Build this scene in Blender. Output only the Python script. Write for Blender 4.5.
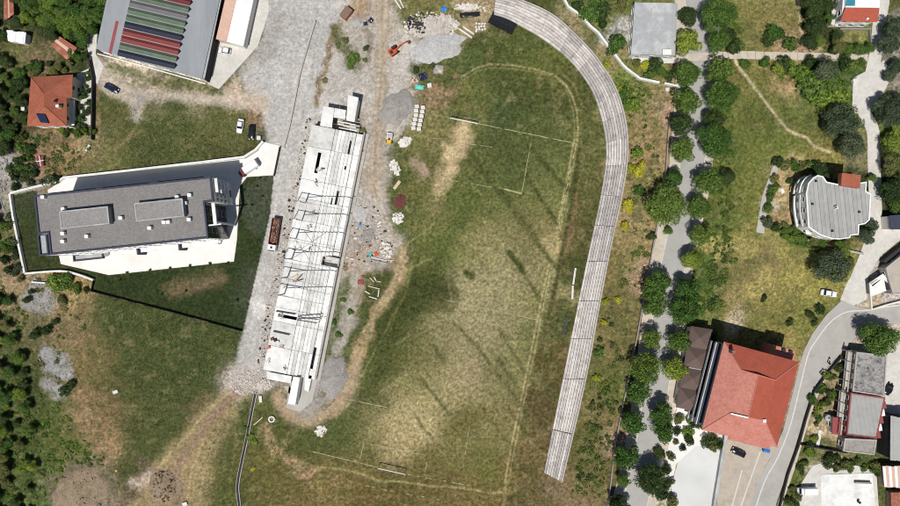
import bpy, math, random
import numpy as np
from mathutils import Vector, Matrix
for o in list(bpy.data.objects): bpy.data.objects.remove(o)
SC = bpy.context.scene
COL = SC.collection
R = random.Random(7)
NR = np.random.RandomState(11)
# ------------------------------------------------------------------ camera, sky, sun, exposure
ALT, MPP = 200.0, 0.30          # flying height in metres, metres on the ground for one photo pixel
cd = bpy.data.cameras.new('camera'); cam = bpy.data.objects.new('camera', cd); COL.objects.link(cam)
cam.location = (0, 0, ALT); cam.rotation_euler = (0, 0, 0)
cd.sensor_width = 36; cd.lens = 36 * ALT / (900 * MPP); cd.clip_end = 6000
SC.camera = cam
SUN = Vector((0.145, 0.41, -1.0))            # way the light travels
wd = bpy.data.worlds.new('World'); SC.world = wd; wd.use_nodes = True
nt = wd.node_tree; bgn = nt.nodes['Background']
sky = nt.nodes.new('ShaderNodeTexSky'); sky.sky_type = 'NISHITA'; sky.sun_disc = False
sky.sun_elevation = math.radians(66.5); sky.sun_rotation = math.radians(199.5)
nt.links.new(sky.outputs[0], bgn.inputs[0]); bgn.inputs[1].default_value = 0.05
sd = bpy.data.lights.new('sun', 'SUN'); sd.energy = 4.3; sd.angle = math.radians(0.53); sd.color = (1, .965, .9)
so = bpy.data.objects.new('sun', sd); COL.objects.link(so)
so.rotation_euler = SUN.to_track_quat('-Z', 'Y').to_euler(); so.location = (-60, -160, 300)
vs = SC.view_settings
vs.view_transform = 'Standard'; vs.look = 'None'; vs.gamma = 1; vs.use_curve_mapping = False; vs.exposure = -0.04
SC.cycles.filter_width = 1.1

# ------------------------------------------------------------------ helpers
def W(p, h=0.0):
    """ground/air point at height h that a nadir view shows at photo pixel p"""
    k = MPP * (ALT - h) / ALT
    return ((p[0] - 450) * k, (253 - p[1]) * k)
def WP(ps, h=0.0): return [W(p, h) for p in ps]
def lin(c):
    c = c / 255.0
    return c / 12.92 if c <= .04045 else ((c + .055) / 1.055) ** 2.4
def L(r, g, b): return (lin(r), lin(g), lin(b))
def props(o, label=None, cat=None, group=None, kind=None):
    if label: o['label'] = label
    if cat: o['category'] = cat
    if group: o['group'] = group
    if kind: o['kind'] = kind
    return o
def root(name, xy, label, cat, group=None, z=0.0, rz=0.0):
    o = bpy.data.objects.new(name, None); COL.objects.link(o)
    o.location = (xy[0], xy[1], z); o.rotation_euler = (0, 0, rz); o.empty_display_size = .3
    return props(o, label, cat, group)
def origin_of(o):
    v = Vector((0, 0, 0))
    while o is not None: v += o.location; o = o.parent
    return v
def link_mesh(name, me, m=None, parent=None, loc=None):
    o = bpy.data.objects.new(name, me); COL.objects.link(o)
    if m is not None and not me.materials: me.materials.append(m)
    if parent: o.parent = parent
    if loc is not None: o.location = loc
    return o
def copy_thing(o, parent=None):
    c = o.copy(); COL.objects.link(c); c.parent = parent
    for ch in list(o.children): copy_thing(ch, c)
    return c
def ccw(ps):
    a = sum(ps[i][0] * ps[(i + 1) % len(ps)][1] - ps[(i + 1) % len(ps)][0] * ps[i][1] for i in range(len(ps)))
    return list(ps) if a > 0 else list(ps)[::-1]
def inset(ps, d):
    ps = ccw(ps); n = len(ps); out = []
    for i in range(n):
        a, b, c = Vector(ps[i - 1]), Vector(ps[i]), Vector(ps[(i + 1) % n])
        e1 = (b - a).normalized(); e2 = (c - b).normalized()
        n1 = Vector((-e1.y, e1.x)); n2 = Vector((-e2.y, e2.x)); k = n1 + n2
        k = k / max(.35, k.dot(n1)) if k.length > 1e-6 else n1
        out.append(tuple(b + k * d))
    return out
class MB:
    """collects shapes given in world coordinates; build() links them as one mesh object"""
    def __init__(s): s.v = []; s.f = []
    def add(s, vs, fs):
        k = len(s.v); s.v += [tuple(x) for x in vs]; s.f += [tuple(i + k for i in f) for f in fs]; return s
    def prism(s, ps, z0, z1, top=True, bottom=True):
        ps = ccw(ps); n = len(ps)
        za = z0 if isinstance(z0, (list, tuple)) else [z0] * n
        zb = z1 if isinstance(z1, (list, tuple)) else [z1] * n
        fs = [(i, (i + 1) % n, n + (i + 1) % n, n + i) for i in range(n)]
        if top: fs.append(tuple(range(n, 2 * n)))
        if bottom: fs.append(tuple(range(n - 1, -1, -1)))
        return s.add([(p[0], p[1], z) for p, z in zip(ps, za)] + [(p[0], p[1], z) for p, z in zip(ps, zb)], fs)
    def ring(s, outer, inner, z0, z1):
        outer, inner = ccw(outer), ccw(inner); n = len(outer)
        vs = [(p[0], p[1], z) for z in (z0, z1) for q in (outer, inner) for p in q]; fs = []
        for i in range(n):
            j = (i + 1) % n
            fs += [(i, j, 2 * n + j, 2 * n + i), (n + j, n + i, 3 * n + i, 3 * n + j), (2 * n + i, 2 * n + j, 3 * n + j, 3 * n + i), (j, i, n + i, n + j)]
        return s.add(vs, fs)
    def box(s, c, size, rz=0.0, taper=1.0):
        cx, cy, z0 = c; a, b, h = size; co, si = math.cos(rz), math.sin(rz); vs = []
        for z, k in ((z0, 1.0), (z0 + h, taper)):
            for x, y in ((-a, -b), (a, -b), (a, b), (-a, b)):
                x *= k / 2; y *= k / 2
                vs.append((cx + x * co - y * si, cy + x * si + y * co, z))
        return s.add(vs, [(3, 2, 1, 0), (4, 5, 6, 7), (0, 1, 5, 4), (1, 2, 6, 5), (2, 3, 7, 6), (3, 0, 4, 7)])
    def beam(s, a, b, w, h=None, roll_up=(0, 0, 1)):
        a, b = Vector(a), Vector(b); h = h or w
        d = (b - a).normalized(); up = Vector(roll_up)
        if abs(d.dot(up)) > .98: up = Vector((1, 0, 0))
        x = d.cross(up).normalized() * (w / 2); y = x.cross(d).normalized() * (h / 2)
        vs = [p + q for p in (a, b) for q in (-x - y, x - y, x + y, -x + y)]
        return s.add(vs, [(0, 1, 2, 3), (7, 6, 5, 4), (0, 4, 5, 1), (1, 5, 6, 2), (2, 6, 7, 3), (3, 7, 4, 0)])
    def tube(s, pts, r, n=8, cap=True):
        pts = [Vector(p) for p in pts]; rs = r if isinstance(r, (list, tuple)) else [r] * len(pts); vs = []; fs = []
        for i, p in enumerate(pts):
            d = (pts[min(i + 1, len(pts) - 1)] - pts[max(i - 1, 0)]).normalized()
            up = Vector((0, 0, 1)) if abs(d.z) < .9 else Vector((1, 0, 0))
            x = d.cross(up).normalized(); y = x.cross(d)
            vs += [p + (x * math.cos(2 * math.pi * k / n) + y * math.sin(2 * math.pi * k / n)) * rs[i] for k in range(n)]
        for i in range(len(pts) - 1):
            for k in range(n): fs.append((i * n + k, i * n + (k + 1) % n, (i + 1) * n + (k + 1) % n, (i + 1) * n + k))
        if cap: fs += [tuple(range(n - 1, -1, -1)), tuple(range((len(pts) - 1) * n, len(pts) * n))]
        return s.add(vs, fs)
    def build(s, name, m, parent=None, smooth=False, base=None):
        off = origin_of(parent) if parent else Vector(base or (0, 0, 0))
        me = bpy.data.meshes.new(name)
        me.from_pydata([(x - off.x, y - off.y, z - off.z) for x, y, z in s.v], [], s.f)
        me.materials.append(m)
        if smooth: me.polygons.foreach_set('use_smooth', [True] * len(me.polygons))
        o = bpy.data.objects.new(name, me); COL.objects.link(o)
        if parent: o.parent = parent
        else: o.location = off
        return o
def centre(ps): return (sum(p[0] for p in ps) / len(ps), sum(p[1] for p in ps) / len(ps))

# ------------------------------------------------------------------ materials (procedural)
def mat(name, rgb, rough=.85, var=.18, scale=.6, stain=None, samt=.5, sscale=.12, bump=.0, bscale=6., metal=0., spec=.3, stretch=None):
    m = bpy.data.materials.new(name); m.use_nodes = True; t = m.node_tree; n = t.nodes; b = n['Principled BSDF']
    b.inputs['Roughness'].default_value = rough; b.inputs['Metallic'].default_value = metal
    b.inputs['Specular IOR Level'].default_value = spec
    tc = n.new('ShaderNodeTexCoord'); mp = n.new('ShaderNodeMapping'); t.links.new(tc.outputs['Object'], mp.inputs[0])
    if stretch: mp.inputs['Scale'].default_value = stretch
    nz = n.new('ShaderNodeTexNoise'); nz.inputs['Scale'].default_value = scale; nz.inputs['Detail'].default_value = 8; nz.inputs['Roughness'].default_value = .65
    t.links.new(mp.outputs[0], nz.inputs[0])
    mr = n.new('ShaderNodeMapRange'); mr.inputs[1].default_value = .25; mr.inputs[2].default_value = .75
    mr.inputs[3].default_value = 1 - var; mr.inputs[4].default_value = 1 + var; t.links.new(nz.outputs[0], mr.inputs[0])
    base = n.new('ShaderNodeRGB'); base.outputs[0].default_value = (*L(*rgb), 1); src = base.outputs[0]
    if stain:
        ns = n.new('ShaderNodeTexNoise'); ns.inputs['Scale'].default_value = sscale; ns.inputs['Detail'].default_value = 9; ns.inputs['Roughness'].default_value = .7
        t.links.new(mp.outputs[0], ns.inputs[0])
        ms = n.new('ShaderNodeMapRange'); ms.inputs[1].default_value = .46; ms.inputs[2].default_value = .68; ms.inputs[4].default_value = samt
        t.links.new(ns.outputs[0], ms.inputs[0])
        mx = n.new('ShaderNodeMix'); mx.data_type = 'RGBA'; t.links.new(ms.outputs[0], mx.inputs[0]); t.links.new(src, mx.inputs[6])
        mx.inputs[7].default_value = (*L(*stain), 1); src = mx.outputs[2]
    mu = n.new('ShaderNodeMix'); mu.data_type = 'RGBA'; mu.blend_type = 'MULTIPLY'; mu.inputs[0].default_value = 1
    t.links.new(src, mu.inputs[6]); t.links.new(mr.outputs[0], mu.inputs[7]); t.links.new(mu.outputs[2], b.inputs['Base Color'])
    if bump:
        nb = n.new('ShaderNodeTexNoise'); nb.inputs['Scale'].default_value = bscale; nb.inputs['Detail'].default_value = 5
        t.links.new(tc.outputs['Object'], nb.inputs[0])
        bp = n.new('ShaderNodeBump'); bp.inputs['Strength'].default_value = bump; bp.inputs['Distance'].default_value = .1
        t.links.new(nb.outputs[0], bp.inputs['Height']); t.links.new(bp.outputs[0], b.inputs['Normal'])
    return m
def leafmat(name, dark, light, transl=.13):
    m = bpy.data.materials.new(name); m.use_nodes = True; t = m.node_tree; n = t.nodes; b = n['Principled BSDF']
    b.inputs['Roughness'].default_value = .6; b.inputs['Specular IOR Level'].default_value = .25
    g = n.new('ShaderNodeNewGeometry'); oi = n.new('ShaderNodeObjectInfo')
    mx = n.new('ShaderNodeMix'); mx.data_type = 'RGBA'; t.links.new(g.outputs['Random Per Island'], mx.inputs[0])
    mx.inputs[6].default_value = (*L(*dark), 1); mx.inputs[7].default_value = (*L(*light), 1)
    hs = n.new('ShaderNodeHueSaturation'); t.links.new(mx.outputs[2], hs.inputs['Color'])
    a = n.new('ShaderNodeMapRange'); a.inputs[3].default_value = .475; a.inputs[4].default_value = .52; t.links.new(oi.outputs['Random'], a.inputs[0]); t.links.new(a.outputs[0], hs.inputs['Hue'])
    v = n.new('ShaderNodeMapRange'); v.inputs[3].default_value = 1.2; v.inputs[4].default_value = .8; t.links.new(oi.outputs['Random'], v.inputs[0]); t.links.new(v.outputs[0], hs.inputs['Value'])
    t.links.new(hs.outputs[0], b.inputs['Base Color'])
    tr = n.new('ShaderNodeBsdfTranslucent'); t.links.new(hs.outputs[0], tr.inputs[0])
    ms = n.new('ShaderNodeMixShader'); ms.inputs[0].default_value = transl
    t.links.new(b.outputs[0], ms.inputs[1]); t.links.new(tr.outputs[0], ms.inputs[2]); t.links.new(ms.outputs[0], n['Material Output'].inputs[0])
    return m
M = {}
M['white_conc'] = mat('white_concrete', (224, 224, 222), .9, .1, .8, (188, 186, 182), .75, .3)
M['paving'] = mat('white_paving', (224, 222, 218), .85, .06, .5, (198, 195, 190), .5, .1)
M['conc'] = mat('grey_concrete', (176, 172, 166), .92, .14, .8, (138, 132, 125), .6, .2, .3)
M['terrace'] = mat('old_terrace_concrete', (192, 186, 182), .95, .24, 1.3, (140, 133, 130), .75, .5, .4)
M['terrace_b'] = mat('grey_terrace_concrete', (172, 167, 164), .95, .26, 1.3, (124, 118, 116), .75, .5, .4)
M['terrace_c'] = mat('light_terrace_concrete', (206, 200, 196), .95, .24, 1.3, (150, 143, 140), .75, .45, .4)
M['pale_conc'] = mat('pale_concrete', (200, 197, 191), .9, .14, .9, (172, 166, 158), .6, .2, .2)
M['plaza'] = mat('plaza_concrete', (205, 206, 205), .9, .06, .4, (180, 180, 178), .6, .1)
M['asphalt'] = mat('bleached_asphalt', (168, 165, 160), .92, .08, .5, (146, 142, 137), .6, .16, .15)
M['asphalt_d'] = mat('avenue_asphalt', (163, 161, 158), .92, .08, .5, (143, 141, 138), .6, .14, .15)
M['kerb'] = mat('kerb_stone', (198, 195, 190), .9, .12, 1.)
M['slabs'] = mat('pavement_slabs', (190, 180, 166), .92, .12, 1., (160, 146, 128), .5, .3)
M['brownconc'] = mat('brown_concrete', (176, 166, 154), .92, .1, .8, (150, 138, 124), .6, .3)
M['gravelroof'] = mat('gravel_roof', (128, 125, 124), .95, .35, 2.6, (112, 108, 106), .4, .15, .5, 8)
M['gravelroof2'] = mat('pale_gravel_roof', (140, 137, 136), .95, .35, 2.6, (124, 120, 118), .4, .15, .5, 8)
M['white_conc2'] = mat('dusty_white_concrete', (206, 205, 202), .9, .14, .9, (166, 163, 158), .8, .4)
M['flatroof'] = mat('grey_flat_roof', (160, 162, 164), .85, .1, .8, (196, 197, 198), .8, .22)
M['metalroof'] = mat('grey_sheet_roof', (158, 158, 156), .6, .08, .5, (135, 134, 132), .6, .2)
M['metalroof2'] = mat('pale_sheet_roof', (164, 164, 162), .6, .08, .5, (146, 145, 143), .6, .2)
M['wareroof'] = mat('warehouse_felt_roof', (146, 150, 155), .8, .1, .4, (124, 127, 131), .6, .12, stretch=(1, .25, 1))
M['redroof'] = mat('red_tile_roof', (166, 84, 66), .8, .2, 2.4, (148, 72, 56), .6, .35, .35, 5)
M['pinkroof'] = mat('pink_lit_tile_roof', (184, 122, 109), .85, .24, 1.8, (164, 98, 84), .7, .5, .35, 5)  # pinker copy of the red tile, with sunlight put into the colour
M['orangeroof'] = mat('orange_tile_roof', (160, 94, 72), .85, .26, 2.0, (132, 76, 60), .7, .4, .35, 5)
M['rust'] = mat('rusty_sheet', (150, 88, 70), .8, .25, 1.2, (186, 150, 130), .7, .5)
M['brownroof'] = mat('brown_shingle_roof', (102, 86, 80), .85, .1, 1.0, (90, 75, 70), .5, .3)
M['pinkfelt'] = mat('pink_felt_roof', (205, 172, 155), .9, .12, 2., (190, 150, 130), .5, .4)
M['whiteroof'] = mat('white_sheet_roof', (228, 228, 228), .7, .05, .5, (205, 205, 205), .5, .15)
M['wall_white'] = mat('white_render_wall', (222, 220, 216), .9, .05, .4, (196, 190, 182), .5, .2)
M['wall_cream'] = mat('cream_render_wall', (212, 202, 184), .9, .07, .4, (180, 168, 150), .5, .2)
M['wall_grey'] = mat('grey_render_wall', (150, 146, 142), .9, .12, .5, (110, 104, 100), .6, .2)
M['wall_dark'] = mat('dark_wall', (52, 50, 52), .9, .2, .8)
M['wall_brick'] = mat('brown_block_wall', (128, 106, 92), .9, .2, 1.5, (96, 82, 72), .6, .4)
M['stained'] = mat('black_stained_roof', (150, 148, 146), .95, .4, 1.6, (44, 43, 42), .95, .7)
M['glass'] = mat('dark_glass', (34, 40, 50), .12, .1, .4, spec=.5)
M['frame'] = mat('white_window_frame', (222, 222, 220), .6, .05, 1.)
M['navy'] = mat('navy_sheet', (58, 62, 78), .7, .15, .5)
M['green_sheet'] = mat('green_sheet', (104, 120, 102), .75, .15, .5, (132, 146, 130), .5, .3)
M['grey_sheet'] = mat('mauve_grey_sheet', (124, 121, 126), .75, .1, .5)
M['red_sheet'] = mat('red_sheet', (142, 74, 74), .75, .1, .5)
M['maroon_sheet'] = mat('maroon_sheet', (120, 58, 62), .75, .1, .5)
M['steel'] = mat('primed_steel', (150, 150, 152), .6, .1, 1.)
M['dark_steel'] = mat('dark_steel', (62, 62, 66), .6, .15, 1.)
M['rubber'] = mat('black_rubber', (22, 22, 23), .9, .1, 2.)
M['tarp'] = mat('black_tarpaulin', (24, 25, 32), .75, .25, 1.2)
M['orange'] = mat('orange_machine_paint', (204, 88, 52), .45, .1, 1., (150, 70, 44), .4, .6)
M['yellow'] = mat('yellow_machine_paint', (222, 168, 40), .5, .1, 1.)
M['timber'] = mat('pale_timber', (196, 180, 150), .85, .2, 2.)
M['whitebit'] = mat('white_debris', (216, 213, 208), .85, .2, 1.5, (170, 163, 154), .7, .8)
M['bluebin'] = mat('blue_plastic', (28, 128, 214), .4, .08, 1.)
M['teal'] = mat('teal_plastic', (92, 200, 190), .5, .12, 1.)
M['rubble'] = mat('pale_rubble', (190, 183, 175), .95, .35, 1.2, (140, 126, 114), .6, .5)
M['brickbits'] = mat('broken_red_brick', (106, 62, 58), .95, .3, 1.5)
M['gravel'] = mat('grey_gravel', (178, 177, 176), .97, .3, 1.6, (150, 147, 143), .7, .25, .8, 4)
M['gravel_d'] = mat('dark_grit', (150, 146, 142), .97, .3, 1.6, (122, 118, 113), .7, .25, .8, 4)
M['soil'] = mat('brown_soil', (140, 124, 104), .97, .5, 2.2, (106, 92, 72), .85, .5, 1., 4)
M['rock'] = mat('grey_rock', (138, 137, 136), .95, .35, 1.2, (98, 96, 92), .8, .4, .8, 3)
M['bark'] = mat('bark', (84, 68, 54), .95, .25, 3.)
M['line'] = mat('worn_white_line', (166, 161, 126), .95, .3, 1.5, (120, 118, 76), .8, .6)
M['pool'] = mat('teal_pool_water', (60, 130, 150), .1, .1, .6)
M['hull_white'] = mat('white_car_paint', (232, 232, 232), .3, .03, 1., spec=.5)
M['hull_black'] = mat('black_car_paint', (26, 27, 31), .25, .05, 1., spec=.5)
M['hull_blue'] = mat('dark_blue_car_paint', (30, 38, 66), .25, .05, 1., spec=.5)
M['hull_red'] = mat('red_truck_paint', (120, 44, 46), .6, .3, 1.5, (110, 92, 84), .8, .8)
M['lamp'] = mat('clear_lamp', (220, 222, 224), .2, .03, 1.)
M['taillamp'] = mat('red_lamp', (150, 24, 20), .3, .03, 1.)
M['solar'] = mat('solar_panel', (34, 44, 72), .2, .15, 2.)
LEAF = {
 'dark': leafmat('dark_leaves', (36, 52, 26), (78, 98, 48)),
 'grey': leafmat('grey_green_leaves', (48, 62, 44), (98, 112, 82)),
 'mid': leafmat('green_leaves', (50, 76, 30), (104, 134, 58)),
 'bright': leafmat('bright_green_leaves', (74, 100, 32), (138, 160, 66)),
 'yellow': leafmat('yellow_green_leaves', (128, 136, 34), (200, 198, 70)),
 'weed': leafmat('weed_leaves', (62, 76, 36), (98, 108, 56), .05),
 'weed_dry': leafmat('dry_weed_leaves', (104, 100, 60), (150, 142, 92), .05),
 'olive': leafmat('olive_leaves', (74, 82, 40), (128, 132, 76)),
}
# ------------------------------------------------------------------ the ground: one relief grid, cut into its surfaces
X0, X1, Y0, Y1 = -60, 960, -50, 556
gx = np.arange(X0, X1 + 1, 1.0); gy = np.arange(Y0, Y1 + 1, 1.0)
GX, GY = np.meshgrid(gx, gy)
def vnoise(x, y, s, seed):
    rs = np.random.RandomState(seed); t = rs.rand(257, 257)
    x = x / s + 64; y = y / s + 64
    xi = np.floor(x).astype(int); yi = np.floor(y).astype(int); fx = x - xi; fy = y - yi
    fx = fx * fx * (3 - 2 * fx); fy = fy * fy * (3 - 2 * fy); xi %= 256; yi %= 256
    return (t[yi, xi] * (1 - fx) + t[yi, xi + 1] * fx) * (1 - fy) + (t[yi + 1, xi] * (1 - fx) + t[yi + 1, xi + 1] * fx) * fy
def fbm(s, seed, o=4):
    v = 0; a = 1; tot = 0
    for k in range(o): v = v + a * vnoise(GX, GY, s / 2 ** k, seed + k); tot += a; a *= .55
    return v / tot - .5
WX = GX + fbm(14, 3, 4) * 16; WY = GY + fbm(14, 23, 4) * 16        # wobbly coordinates for natural edges
SX = GX + fbm(6, 43, 3) * 4; SY = GY + fbm(6, 53, 3) * 4
def blur(a, k):
    for ax in (0, 1):
        for _ in range(2):
            c = np.cumsum(np.concatenate([np.repeat(np.take(a, [0], ax), k + 1, ax), a, np.repeat(np.take(a, [-1], ax), k, ax)], ax), ax)
            n = a.shape[ax]
            a = (np.take(c, np.arange(2 * k + 1, 2 * k + 1 + n), ax) - np.take(c, np.arange(0, n), ax)) / (2 * k + 1)
    return a
def polymask(ps, wob=1, soft=0):
    x, y = (WX, WY) if wob == 2 else (SX, SY) if wob == 1 else (GX, GY)
    ins = np.zeros(x.shape, bool)
    for i in range(len(ps)):
        (ax, ay), (bx, by) = ps[i], ps[(i + 1) % len(ps)]
        if ay == by: continue
        ins ^= ((ay > y) != (by > y)) & (x < (bx - ax) * (y - ay) / (by - ay) + ax)
    m = ins.astype(float)
    return blur(m, soft) if soft else m
def strokemask(ps, w, soft=1.5, wob=1):
    x, y = (WX, WY) if wob == 2 else (SX, SY) if wob == 1 else (GX, GY)
    d = np.full(x.shape, 1e9)
    for (ax, ay), (bx, by) in zip(ps[:-1], ps[1:]):
        lo, hi, le, ri = int(min(ay, by) - w - 22 - Y0), int(max(ay, by) + w + 22 - Y0), int(min(ax, bx) - w - 22 - X0), int(max(ax, bx) + w + 22 - X0)
        sl = (slice(max(lo, 0), max(hi, 0)), slice(max(le, 0), max(ri, 0)))
        px, py = x[sl], y[sl]
        t = np.clip(((px - ax) * (bx - ax) + (py - ay) * (by - ay)) / ((bx - ax) ** 2 + (by - ay) ** 2 + 1e-9), 0, 1)
        d[sl] = np.minimum(d[sl], np.hypot(px - ax - t * (bx - ax), py - ay - t * (by - ay)))
    return np.clip((w / 2 + soft / 2 - d) / soft, 0, 1)
LAWN, FIELD, PITCH, DRY, TAN = (43, 55, 28), (66, 76, 40), (80, 87, 48), (150, 142, 100), (186, 166, 126)
OLIVE, YEL, SOIL, SITE, SHRUBGROUND = (104, 103, 62), (164, 152, 92), (134, 112, 86), (170, 160, 144), (44, 54, 30)  # the last one is dark ground cover among shrubs
MEAD, VERGE, GREY, PINK = (94, 103, 50), (156, 140, 106), (176, 173, 168), (168, 140, 116)
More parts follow.
